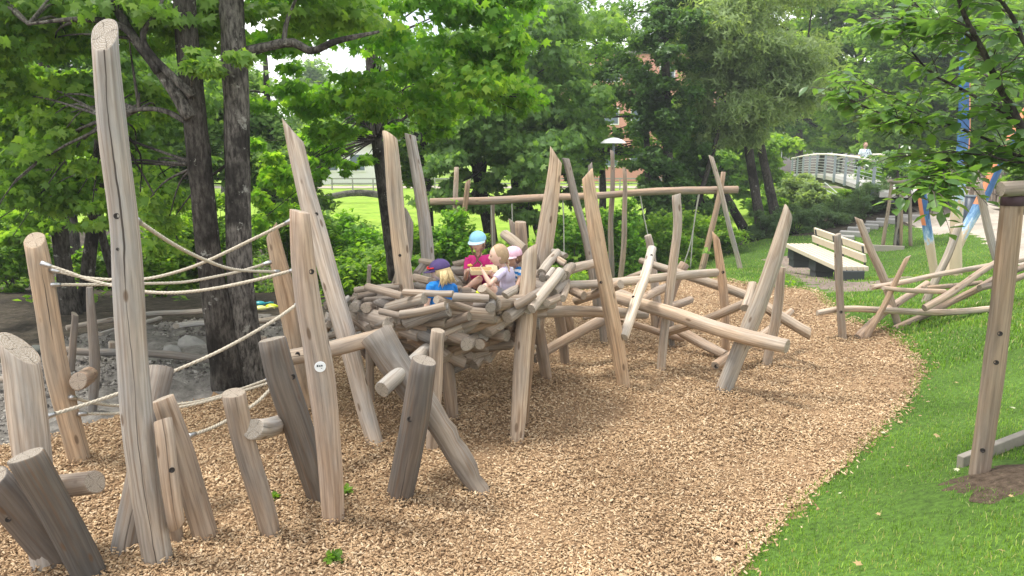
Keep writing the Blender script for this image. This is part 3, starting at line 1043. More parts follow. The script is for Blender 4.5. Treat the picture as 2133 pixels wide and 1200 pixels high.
# ---- climbing course on the right
post('wooden_post', 'tall orange tan post with slanted top in the middle of the course', [(1223, 362), (1242, 480), (1266, 620), (1288, 740), (1300, 810)], [24, 32, 34, 34, 28], (.55, .42, .29), 0, cut1=(.9, 0), holes=[(1252, 588, 5)])
post('wooden_post', 'narrow pointed post half hidden behind the orange tan post', [(1229, 342), (1233, 420), (1246, 560), (1256, 700)], [10, 12, 14, 15], MID, 0, cut1=(.9, 0), D=8.4)
post('wooden_post', 'crooked pale post with flat top bending near its middle', [(1409, 405), (1411, 470), (1398, 560), (1384, 680), (1378, 774)], [18, 19, 20, 20, 20], PALE, 0, cut1=(.2, .2))
post('wooden_post', 'orange brown blade shaped post with a sharp tip and one bolt hole', [(1491, 490), (1500, 560), (1506, 640), (1511, 742)], [14, 20, 20, 19], (.52, .38, .265), 0, cut1=(-1.4, 0), holes=[(1506, 567, 5)])
post('leaning_log', 'thick grey log leaning far to the right, top sawn to a chisel edge', [(1642, 440), (1611, 540), (1565, 670), (1508, 816)], [22, 31, 34, 34], (.43, .38, .32), 0, 'log', 'leaning logs', cut1=(-1.3, 0), sides=22)
post('wooden_post', 'short greyish post behind the thick leaning log', [(1628, 556), (1620, 640), (1594, 764)], [18, 21, 22], (.4, .35, .3), 0)
post('wooden_post', 'short thick angled stump log standing behind the crooked pale post', [(1427, 549), (1412, 578), (1399, 616)], [22, 23, 22], (.44, .34, .265), 0, D=9.3)
post('wooden_post', 'low thin leg under the logs near the crooked pale post', [(1398, 655), (1399, 690), (1400, 722)], [15, 14, 14], MID, 0)
post('wooden_post', 'low brown leg partly hidden behind the two piece light log', [(1362, 640), (1362, 684)], [16, 15], (.4, .3, .21), 0)
post('wooden_post', 'stubby pale post standing under the swing beam', [(1349, 490), (1355, 520), (1362, 570)], [14, 16, 17], PALE, 0, D=11)
beam('log', 'level log running from the nest under the others to the right', [(1128, 650), (1230, 648), (1345, 655)], [24, 23, 20], (.5, .415, .325), [6.7, 7.0, 7.5])
beam('log', 'longest thick log sloping down to the right with pale sawn end', [(1272, 615), (1390, 652), (1500, 688), (1640, 722)], [24, 29, 31, 31], (.53, .44, .35), [7.5, 6.95, 6.5, 6.1], cut1=(.5, .2), sides=22)
beam('log', 'long straight log rising gently from the nest to the blade shaped post', [(1180, 594), (1260, 590), (1370, 580), (1492, 568)], [20, 20, 20, 19], (.53, .44, .345), [6.9, 6.95, 7.1, 7.45])
beam('log', 'bright whitish log pitched steeply across the other logs with two bolt holes', [(1358, 518), (1346, 575), (1325, 630), (1299, 703)], [18, 20, 21, 20], (.66, .58, .48), [7.5, 7.1, 6.85, 6.5], holes=[(1357, 532, 4), (1319, 619, 5)])
beam('log', 'diagonal log reaching down to the chips right of the nest legs', [(1112, 748), (1170, 712), (1225, 680), (1290, 648)], [20, 21, 22, 20], (.5, .4, .31), [7.0, 7.2, 7.4, 7.8])
beam('log', 'short log climbing behind the bright whitish log', [(1332, 628), (1358, 612), (1388, 598)], [18, 18, 17], (.52, .42, .325), [7.9, 8.2, 8.5])
beam('log', 'short log end poking out right of the crooked pale post', [(1386, 640), (1412, 634), (1437, 625)], [17, 17, 16], (.5, .4, .31), [8.7, 8.9, 9.1], cut1=(.6, 0))
beam('log', 'log rising to the right in front of the blade shaped post', [(1390, 692), (1470, 666), (1552, 632)], [19, 20, 19], (.51, .41, .315), [7.35, 7.1, 6.9])
beam('log', 'small bright forked log hooked against the thick leaning log', [(1567, 588), (1560, 615), (1552, 642)], [17, 18, 20], (.6, .5, .4), [7.0, 6.9, 6.75])
beam('log', 'low thin log passing behind the crooked pale post', [(1286, 668), (1350, 685), (1422, 706)], [14, 14, 13], (.48, .38, .29), [7.9, 8.1, 8.2])
beam('log', 'low log sloping down behind the longest log', [(1412, 686), (1460, 712), (1512, 740)], [21, 21, 20], (.5, .4, .31), [7.9, 7.8, 7.5])
beam('log', 'log with dark bored end passing behind the thick leaning log', [(1490, 762), (1560, 716), (1648, 648)], [19, 18, 14], (.53, .42, .32), [6.9, 7.4, 8.2], holes=[(1492, 763, 7)])
beam('log', 'long thin log zigzagging behind the posts and ending right of the leaning log', [(1335, 543), (1420, 572), (1550, 614), (1620, 655), (1687, 696)], [14, 18, 20, 22, 24], (.51, .43, .34), [9.2, 8.6, 8.0, 7.7, 7.4], cut1=(-.9, 0))
beam('log', 'log from the nest back to the tall orange tan post', [(1188, 562), (1240, 548)], [20, 19], (.57, .48, .38), [7.0, 7.5])
beam('log', 'short thick log with round sawn end beside the orange tan post', [(1196, 628), (1250, 610), (1293, 592)], [20, 21, 22], (.5, .4, .31), [7.1, 6.95, 6.75])
beam('log', 'short slanting log wedged beneath the round ended short log', [(1182, 600), (1216, 616)], [18, 19], (.47, .38, .3), [7.0, 6.75])
beam('log', 'thin log above the long straight log reaching the whitish one', [(1282, 592), (1310, 578), (1345, 566)], [12, 13, 13], (.55, .45, .35), [8.6, 8.4, 8.2])
beam('log', 'stretch of log behind the nest joint sloping down right', [(1240, 600), (1300, 612), (1345, 640)], [14, 16, 17], (.48, .39, .3), [8.2, 8.0, 7.8])
beam('log', 'thin log propped on the ground behind the diagonal log', [(1215, 662), (1250, 655), (1310, 660)], [13, 13, 12], (.46, .37, .28), [8.2, 8.3, 8.4])
# ---- log tangle on the bank at the right
gR = 'standing posts on the grass bank'
post('wooden_post', 'straight slim post with one bolt hole standing in the chips before the bench', [(1744, 488), (1747, 560), (1752, 630), (1757, 709)], [14, 16, 16, 17], (.4, .33, .265), 0, group=gR, cut1=(.2, 0), holes=[(1752, 650, 5)])
post('wooden_post', 'pale pointed post leaning left behind the straight slim post', [(1788, 455), (1815, 520), (1842, 580), (1869, 676)], [12, 15, 16, 15], (.5, .42, .34), 0, group=gR, cut1=(-1.3, 0))
post('leaning_log', 'thin orange log leaning right with a sharp bright tip', [(1891, 535), (1862, 590), (1833, 648), (1800, 704)], [10, 12, 13, 20], (.47, .35, .25), 0, 'log', gR, cut1=(1.5, 0))
beam('log', 'long level log lying across the posts at the foot of the bank', [(1702, 652), (1760, 644), (1850, 648), (1960, 650), (2075, 642)], [13, 14, 14, 14, 12], (.54, .45, .36), [8.6, 8.6, 8.7, 8.8, 8.9], group='logs tangled on the bank', cut0=(-1.2, 0))
beam('log', 'uppermost log of the bank tangle running out of the picture', [(1814, 599), (1880, 588), (1960, 572), (2145, 537)], [12, 12, 11, 12], (.55, .46, .37), [8.6, 8.8, 9.2, 9.8], group='logs tangled on the bank', cut0=(-1, 0))
beam('log', 'knobbly short log just below the uppermost bank log', [(1840, 600), (1900, 605), (1968, 608)], [10, 11, 12], (.5, .4, .31), [8.4, 8.6, 8.8], group='logs tangled on the bank')
beam('log', 'dark curved log sweeping up from the edge of the chips through the tangle', [(1862, 686), (1928, 656), (1985, 626), (2040, 600), (2085, 575), (2145, 552)], [15, 15, 14, 15, 13, 12], (.32, .26, .205), [8.8, 9.0, 9.2, 9.3, 9.5, 9.7], group='logs tangled on the bank')
beam('log', 'smooth log rising steeply over the dark curved log', [(1925, 642), (1985, 608), (2050, 563), (2095, 536)], [15, 15, 13, 12], (.48, .39, .31), [8.6, 8.8, 9.1, 9.3], group='logs tangled on the bank')
beam('log', 'reddish tan log rising from the chips behind the thin orange log', [(1786, 704), (1850, 645), (1932, 590)], [18, 15, 13], (.52, .41, .32), [8.5, 8.9, 9.6], group='logs tangled on the bank')
beam('log', 'thin brown log behind the knobbly one', [(1930, 600), (1990, 594), (2045, 588)], [9, 10, 9], (.44, .33, .24), [9.2, 9.4, 9.6], group='logs tangled on the bank')
beam('log', 'curved brown log at the far end of the tangle near the stake', [(2040, 600), (2090, 590), (2145, 570)], [13, 13, 12], (.42, .31, .22), [9.0, 9.2, 9.5], group='logs tangled on the bank')
post('wooden_post', 'pale grey pole leaning right in front of the blue striped pole', [(1999, 466), (1975, 530), (1945, 590), (1922, 640)], [15, 16, 16, 16], (.52, .46, .39), 0, group=gR, D=10.2, into=.3, cut1=(.6, 0))
post('wooden_post', 'silvery bare pole leaning left in front of the path', [(2037, 380), (2052, 440), (2068, 505), (2088, 585)], [14, 15, 15, 15], SILV, 0, group=gR, D=9.7, into=.4)

# ------------------------------------------------------------------ the nest of logs
NC = Vector((-.5, 6.25, 0))
RIM = lambda th: 1.02 + .14 * math.cos(th)


def bowl_r(z, th):
    f = (z - .34) / (RIM(th) - .34)
    if f > 1: return 1.04 - (f - 1) * .5
    return .26 + .78 * max(0, f) ** .85


def bowl(px, py):
    """point where the sight line first meets the near side of the bowl"""
    for D in np.arange(4.9, 6.6, .01):
        p = P(px, py, D)
        dx, dy = p.x - NC.x, p.y - NC.y
        if math.hypot(dx, dy) <= bowl_r(p.z, math.atan2(dy, dx)): return p
    return P(px, py, 6.2)


nest = empty('log_nest', (NC.x, NC.y, 0), 'big round nest of stacked short logs on legs with children sitting inside', 'nest')
N_LOGS = []


def nlog(a, b, r, tone, cut=None, pri=0):
    N_LOGS.append((pri, a, b, r * 1.0, tuple(q * .88 for q in tone)))


TONES = [TAN, PALE, MID, (.4, .35, .3), (.5, .42, .35), (.34, .3, .26), (.54, .47, .4), SILV]
Z = lambda x, y: (660 + x / 3.334, 430 + y / 3.334)
_hand = [(600, 595, 945, 608, 52, TAN), (950, 630, 1195, 642, 64, MID), (1150, 570, 1440, 785, 68, (.44, .38, .31)), (830, 648, 1245, 792, 68, TAN),
         (190, 772, 740, 640, 78, (.42, .37, .31)), (575, 752, 895, 690, 64, (.46, .39, .32)), (700, 805, 915, 740, 60, GREY), (850, 842, 1060, 765, 64, (.31, .265, .22)),
         (545, 822, 835, 912, 78, (.38, .32, .265)), (80, 902, 545, 792, 54, (.4, .35, .295)), (105, 782, 285, 835, 68, (.46, .38, .32)),
         (940, 885, 1250, 790, 68, (.46, .36, .27)), (920, 1000, 1240, 842, 62, (.44, .34, .25)), (1235, 790, 1590, 712, 62, (.5, .41, .32)), (1385, 690, 1510, 612, 62, (.4, .34, .28)),
         (1310, 620, 1402, 570, 60, TAN), (1318, 890, 1350, 812, 72, (.47, .37, .29)), (1418, 872, 1432, 800, 70, (.43, .34, .26)), (1537, 832, 1542, 770, 54, (.44, .35, .27)),
         (1262, 862, 1400, 912, 74, (.42, .33, .25)), (560, 950, 690, 985, 78, (.33, .27, .22)), (490, 900, 640, 900, 50, (.35, .3, .25)), (1010, 830, 1200, 760, 60, (.37, .31, .25)),
         (600, 800, 760, 850, 56, (.36, .3, .25)), (300, 985, 400, 1095, 66, (.22, .18, .15)), (960, 1020, 1180, 985, 56, (.38, .28, .2)), (1060, 1040, 1270, 975, 56, (.36, .27, .19)),
         (1150, 960, 1330, 900, 52, (.42, .31, .22)), (890, 1090, 1080, 1085, 50, (.33, .25, .18)), (1010, 1080, 1160, 1060, 46, (.34, .25, .18)), (700, 960, 890, 1000, 56, (.3, .245, .2)),
         (480, 840, 590, 800, 60, (.3, .26, .22)), (430, 730, 620, 770, 50, (.36, .31, .26))]
for x0, y0, x1, y1, w, tn in _hand:
    a, b = bowl(*Z(x0, y0)), bowl(*Z(x1, y1))
    if (a - b).length > 1.1:                        # keep long ones from cutting the bowl
        pass
    r = w / 3.334 * (a.y + b.y) / 2 / F / 2
    to = Vector((NC.x, NC.y, .9)) - (a + b) / 2
    nlog(a + to.normalized() * .01, b + to.normalized() * .01, r, tn)
_deep = [(350, 560, 590, 622, 62, TAN, 5.75, 5.6), (265, 582, 575, 556, 42, (.52, .44, .35), 6.0, 6.0), (280, 625, 400, 600, 44, MID, 5.8, 6.0), (330, 650, 520, 640, 40, MID, 5.8, 5.9),
         (110, 760, 222, 636, 44, (.62, .55, .46), 5.75, 5.95), (258, 702, 300, 650, 72, MID, 5.62, 6.1), (340, 706, 420, 690, 74, (.45, .36, .28), 5.6, 6.1), (410, 655, 510, 695, 62, MID, 5.65, 5.7),
         (235, 650, 320, 640, 40, TAN, 6.0, 6.1), (1207, 702, 1215, 640, 74, GREY, 5.25, 5.8), (660, 800, 560, 770, 50, (.5, .41, .32), 5.35, 5.6), (228, 925, 180, 900, 60, MID, 5.5, 5.8),
         (1490, 712, 1695, 445, 68, (.6, .53, .45), 5.45, 5.95), (1595, 670, 1690, 628, 58, TAN, 5.6, 5.8), (1560, 462, 1675, 322, 66, (.52, .45, .37), 6.1, 6.5), (1570, 500, 1575, 450, 50, GREY, 5.9, 6.3),
         (1720, 480, 1765, 420, 78, (.42, .37, .31), 6.0, 6.3), (1640, 600, 1725, 520, 78, (.36, .31, .26), 5.8, 6.1), (1708, 640, 1738, 545, 52, (.55, .46, .37), 5.75, 6.0), (1600, 500, 1640, 440, 48, SILV, 6.0, 6.2),
         (1680, 370, 1725, 400, 50, PALE, 6.4, 6.3), (1640, 312, 1730, 345, 40, TAN, 6.8, 6.6), (1505, 340, 1520, 420, 60, MID, 6.5, 6.5), (1130, 958, 1180, 940, 72, (.4, .28, .19), 5.4, 5.8),
         (670, 492, 790, 520, 56, (.56, .47, .38), 6.75, 6.6), (722, 380, 815, 395, 52, (.58, .49, .39), 7.15, 7.1), (690, 470, 745, 400, 56, MID, 7.0, 7.15), (925, 442, 1040, 448, 70, MID, 7.0, 6.95),
         (945, 405, 1035, 385, 46, TAN, 7.2, 7.2), (930, 470, 990, 545, 50, MID, 6.8, 6.4), (985, 510, 1050, 515, 56, (.4, .34, .28), 6.8, 6.8), (1000, 590, 1080, 585, 56, MID, 6.05, 6.05),
         (1305, 195, 1440, 300, 68, (.64, .55, .43), 7.25, 6.95), (900, 560, 1010, 570, 46, MID, 6.3, 6.3), (1090, 690, 1170, 680, 56, (.3, .25, .21), 5.5, 5.5), (690, 545, 760, 560, 46, MID, 6.4, 6.3),
         (1250, 730, 1330, 690, 50, MID, 5.45, 5.6), (55, 690, 130, 690, 60, MID, 6.0, 6.1), (60, 760, 110, 800, 56, PALE, 5.8, 5.8), (90, 820, 70, 850, 50, MID, 5.6, 5.9)]
for x0, y0, x1, y1, w, tn, d0, d1 in _deep:
    a, b = P(*Z(x0, y0), d0), P(*Z(x1, y1), d1)
    nlog(a, b, w / 3.334 * (d0 + d1) / 2 / F / 2, tn)
# loose ends and short pieces worked into the near face
for k in range(64):
    px, py = RNG.uniform(700, 1165), RNG.uniform(625, 765)
    p = bowl(px, py)
    th = math.atan2(p.y - NC.y, p.x - NC.x)
    rr = math.hypot(p.x - NC.x, p.y - NC.y)
    if rr > bowl_r(p.z, th) + .02 or p.z > RIM(th) - .04: continue
    rad = Vector((math.cos(th), math.sin(th), 0))
    tan = Vector((-math.sin(th), math.cos(th), 0))
    if k % 4 == 0:
        d = (rad * .9 + tan * RNG.uniform(-.5, .5) + Vector((0, 0, RNG.uniform(-.3, .5)))).normalized()
        nlog(p + d * .05, p - d * .3, RNG.uniform(.042, .055), TONES[RNG.integers(len(TONES))], pri=1)
    else:
        d = (tan + Vector((0, 0, RNG.uniform(-.55, .55))) + rad * RNG.uniform(-.15, .15)).normalized()
        h = RNG.uniform(.14, .26)
        c = p - rad * .035
        nlog(c - d * h, c + d * h, RNG.uniform(.044, .06), TONES[RNG.integers(len(TONES))], pri=1)
# the courses beneath and round the far side
for lay in range(9):
    f = (lay + .3) / 9
    nn = int(5 + 10 * f)
    for k in range(nn):
        th = 2 * math.pi * (k + .5 * (lay % 2) + RNG.uniform(-.15, .15)) / nn
        z = .4 + (RIM(th) - .45) * f + RNG.uniform(-.03, .03)
        r = bowl_r(z, th) * .92 - .03
        c = Vector((NC.x + r * math.cos(th), NC.y + r * math.sin(th), z))
        t = Vector((-math.sin(th), math.cos(th), RNG.uniform(-.3, .3))).normalized()
        t = (t + Vector((math.cos(th), math.sin(th), 0)) * RNG.uniform(-.25, .25)).normalized()
        h = RNG.uniform(.2, .31) * (.6 + .5 * f)
        nlog(c - t * h, c + t * h, RNG.uniform(.044, .06), TONES[RNG.integers(len(TONES))], pri=2 if math.sin(th) < 0 else 3)
for k in range(26):                                  # the floor of the nest
    th, r = RNG.uniform(0, 6.28), .75 * math.sqrt(RNG.random())
    c = Vector((NC.x + r * math.cos(th), NC.y + r * math.sin(th), .7 + RNG.uniform(-.03, .03)))
    t = Vector((RNG.normal(), RNG.normal(), RNG.normal() * .15)).normalized()
    nlog(c - t * .25, c + t * .25, .05, MID, pri=4)
N_LOGS.sort(key=lambda q: q[0])
extra = []
for k, (pri, a, b, r, tone) in enumerate(N_LOGS):
    rs = [r * q for q in RNG.uniform(.93, 1.06, 4)]
    mid = (a + b) / 2 + Vector(RNG.normal(0, .012 * min(1, (b - a).length), 3))
    o = make_log('log', [a, mid, b], rs, tone, nest if k < 100 else None, cut0=tuple(RNG.uniform(-.3, .3, 2)), cut1=tuple(RNG.uniform(-.3, .3, 2)), sides=14, step=.08, wob=.006)
    if k >= 100: extra.append(o)
if extra:                                            # the inner and far side logs, past the first hundred
    bm = bmesh.new()
    for o in extra: bm.from_mesh(o.data)
    me = bpy.data.meshes.new('inner_logs')
    bm.to_mesh(me)
    bm.free()
    for o in extra: bpy.data.objects.remove(o)
    io = tinted(link('inner_logs', me, [M['wood'], M['end']], nest), (.36, .305, .25))
    io['kind'] = 'stuff'

# badge on the round topped post: a white disc with a small dark mark
bd = surface_depth(RNDP, 667, 764)
bp_ = P(667, 764, bd)
bq = (Vector((0, 0, CAMZ)) - bp_)
bq.z *= .15
bq = bq.normalized().to_track_quat('Z', 'Y').to_matrix()
mb = MB()
br = .031
prof = [(1, -.012), (1, .003), (.93, .005), (0.01, .0055)]
v = [bq @ Vector((br * a * math.cos(k * math.pi / 14), br * a * math.sin(k * math.pi / 14), z)) + bp_ for a, z in prof for k in range(28)]
mb.add(v, [(i * 28 + k, i * 28 + (k + 1) % 28, (i + 1) * 28 + (k + 1) % 28, (i + 1) * 28 + k) for i in range(3) for k in range(28)] + [tuple(84 + k for k in range(28))])
M['badge'] = plain('badge_white', (.72, .74, .76), .35)
badge = mb.build('badge', M['badge'], RNDP)
mb = MB()
for cx, cy, sx, sy in [(-.014, .007, .009, .011), (-.002, .006, .008, .009), (.009, .007, .008, .01), (.007, -.008, .006, .003)]:
    mb.box(bp_ + bq @ Vector((cx, cy, .0065)), (sx, sy, .002), bq)
M['ink'] = plain('badge_ink', (.05, .06, .07), .5)
mb.build('badge_mark', M['ink'], badge)

# ------------------------------------------------------------------ ropes
M['rope'] = plain('beige_rope', (.5, .45, .36), .85, 0, .35, 160, .6)


def rope(label, px, Ds, w=7.5, ends=True, group='ropes of the rope bridge'):
    dd = np.interp(np.linspace(0, 1, len(px)), np.linspace(0, 1, len(Ds)), Ds)
    pts = catmull([P(q[0], q[1], d) for q, d in zip(px, dd)], 60)
    r = .0115
    # three strands laid together
    root = empty('rope', pts[0], label, 'rope', group)
    mb = MB()
    L = 0
    ang = []
    for i, p in enumerate(pts):
        if i: L += (p - pts[i - 1]).length
        ang.append(L)
    n = int(L / .02)
    fine = catmull(pts, max(60, min(260, n)))
    for s in range(3):
        st = []
        for i, p in enumerate(fine):
            t = (fine[min(i + 1, len(fine) - 1)] - fine[max(0, i - 1)]).normalized()
            a = t.cross(Vector((0, 0, 1))).normalized()
            b = a.cross(t)
            ph = s * 2.094 + L * i / len(fine) / .085 * 6.283
            st.append(p + (a * math.cos(ph) + b * math.sin(ph)) * r * .48)
        mb.tube(st, r * .62, 6)
    mb.build('cord', M['rope'], root, True)
    if ends:
        for a, b in ((pts[0], pts[2]), (pts[-1], pts[-3])):
            t = (b - a).normalized()
            MB().tube([a - t * .02, a + t * .005, a + t * .03, a + t * .045], [r * 1.5, r * 1.55, r * 1.35, r * 1.2], 10).build('ferrule', M['steel'], root, True)
    return root


DT = MAST.data.vertices[0].co.y
DL = G(168, 962).y
rope('rope hanging from the tallest mast down to the orange tan pointed post', [(284, 458), (360, 508), (428, 542), (492, 562), (578, 566)], [DT, 5.7])
rope('uppermost rope from the cracked brown post, rising steeply to the round topped post', [(110, 563), (190, 580), (292, 582), (370, 566), (440, 540), (530, 497), (606, 460)], [DL, 5.0, 4.6])
rope('middle rope from the cracked brown post to the orange tan pointed post', [(110, 593), (200, 593), (292, 591), (380, 588), (440, 578), (500, 565), (560, 547)], [DL, 5.5, 5.8])
rope('lowest sagging rope from the front of the cracked brown post to the round topped post', [(92, 550), (140, 566), (200, 587), (292, 606), (360, 610), (440, 602), (530, 584), (616, 562)], [DL - .1, 4.9, 4.55])
rope('straight rope rising from the grey pointed stump past the big tree', [(98, 867), (180, 842), (256, 816), (362, 773), (460, 730), (560, 674), (626, 629)], [3.85, 4.5, 4.95])
rope('low rope from the cracked brown post with a slight sag, upper of two', [(150, 828), (200, 840), (256, 845), (374, 842), (460, 824), (565, 788)], [DL - .05, 5.4, 5.7])
rope('low rope from the cracked brown post with a slight sag, lower of two', [(168, 862), (210, 862), (256, 860), (374, 848), (460, 828), (572, 794)], [DL, 5.2, 5.5])
rope('short rope running low behind the brown leaning stump', [(396, 908), (440, 892), (472, 876), (530, 842), (570, 804)], [4.2, 4.9])

# ------------------------------------------------------------------ people
M['skin'] = plain('skin', (.72, .48, .37), .5, 0, .06, 30)
M['skin'].node_tree.nodes['Principled BSDF'].inputs['Subsurface Weight'].default_value = .12
M['skin_tan'] = plain('skin_tanned', (.5, .31, .22), .5, 0, .06, 30)
M['blond'] = plain('blond_hair', (.62, .47, .24), .5, 0, .3, 60, .3)
M['fair'] = plain('fair_brown_hair', (.4, .28, .16), .5, 0, .3, 60, .3)
M['brown_hair'] = plain('auburn_hair', (.17, .085, .05), .5, 0, .3, 60, .3)
M['eye'] = plain('eye_dark', (.03, .025, .025), .25)
M['lip'] = plain('lip', (.5, .2, .18), .5)


def cloth(name, col):
    return plain(name, col, .85, 0, .22, 26, .5)


def fuse(name, mb, voxel, it=4):
    me = mb.mesh(name)
    o = bpy.data.objects.new('tmp', me)
    COL.objects.link(o)
    m = o.modifiers.new('r', 'REMESH')
    m.mode = 'VOXEL'
    m.voxel_size = voxel
    s = o.modifiers.new('s', 'SMOOTH')
    s.factor = .5
    s.iterations = it
    dg = bpy.context.evaluated_depsgraph_get()
    out = bpy.data.meshes.new_from_object(o.evaluated_get(dg))
    out.name = name
    bpy.data.objects.remove(o)
    for p in out.polygons: p.use_smooth = True
    return out


def basis(fwd, up=(0, 0, 1)):
    f = Vector(fwd).normalized()
    r = f.cross(Vector(up)).normalized()
    u = r.cross(f)
    return Matrix((r, f, u)).transposed()


def face_fn(q):
    x, y, z = q
    if z < 0:
        x *= 1 - .3 * z * z
        if y > 0: y *= 1 + .05 * z
        else: y *= 1 + .35 * z
    if y > .2: y *= .94
    if y > 0:
        y += .2 * math.exp(-((x / .13) ** 2 + ((z + .16) / .17) ** 2))
        y += .07 * math.exp(-((x / .1) ** 2 + ((z - .02) / .2) ** 2))
        for s in (-1, 1):
            y -= .09 * math.exp(-(((x - s * .36) / .2) ** 2 + ((z - .04) / .13) ** 2))
            y += .05 * math.exp(-(((x - s * .42) / .25) ** 2 + ((z + .3) / .2) ** 2))
        y += .06 * math.exp(-((x / .2) ** 2 + ((z + .52) / .07) ** 2))
        y -= .05 * math.exp(-((x / .2) ** 2 + ((z + .62) / .05) ** 2))
        y += .09 * math.exp(-((x / .25) ** 2 + ((z + .82) / .15) ** 2))
    return Vector((x, y, z))


def hand(mb, wrist, d, grip, s):
    """palm and five separate fingers; D along the forearm, GRIP the way the fingers curl"""
    d = d.normalized()
    g = (grip - d * grip.dot(d)).normalized()
    w = d.cross(g)
    palm_end = wrist + d * .055 * s
    mb.ball(wrist + d * .03 * s, (.026 * s, .036 * s, .0125 * s), Matrix((w, d, g)).transposed(), 10, 7)
    for k, ln in enumerate((.85, 1.0, .95, .75)):
        o = (k - 1.5) * .0128 * s
        p0 = palm_end + w * o - d * .012 * s
        p1 = p0 + (d * .8 + g * .35 + w * (k - 1.5) * .06).normalized() * .026 * s * ln
        p2 = p1 + (d * .35 + g * .9).normalized() * .02 * s * ln
        p3 = p2 + (d * -.1 + g).normalized() * .014 * s * ln
        mb.tube([p0, p1, p2, p3], [.0063 * s, .0058 * s, .0054 * s, .0044 * s], 6)
    p0 = wrist + d * .018 * s + w * .02 * s
    p1 = p0 + (w * .8 + d * .55 + g * .3).normalized() * .024 * s
    p2 = p1 + (d * .8 + g * .5).normalized() * .02 * s
    mb.tube([p0, p1, p2], [.008 * s, .007 * s, .005 * s], 6)


def limb(mb, a, b, c, ra, rb, rc):
    """tapering limb bending only at its middle joint"""
    k = lambda p, q, t: p + (q - p) * t
    mb.tube([a, k(a, b, .35), k(a, b, .8), b], [ra * .95, ra * 1.02, rb * 1.05, rb], 10)
    mb.ball(b, rb * 1.02, None, 10, 8)
    mb.tube([b, k(b, c, .3), k(b, c, .8), c], [rb, rb * 1.04, rc * 1.08, rc], 10)
    mb.ball(c, rc, None, 8, 6)


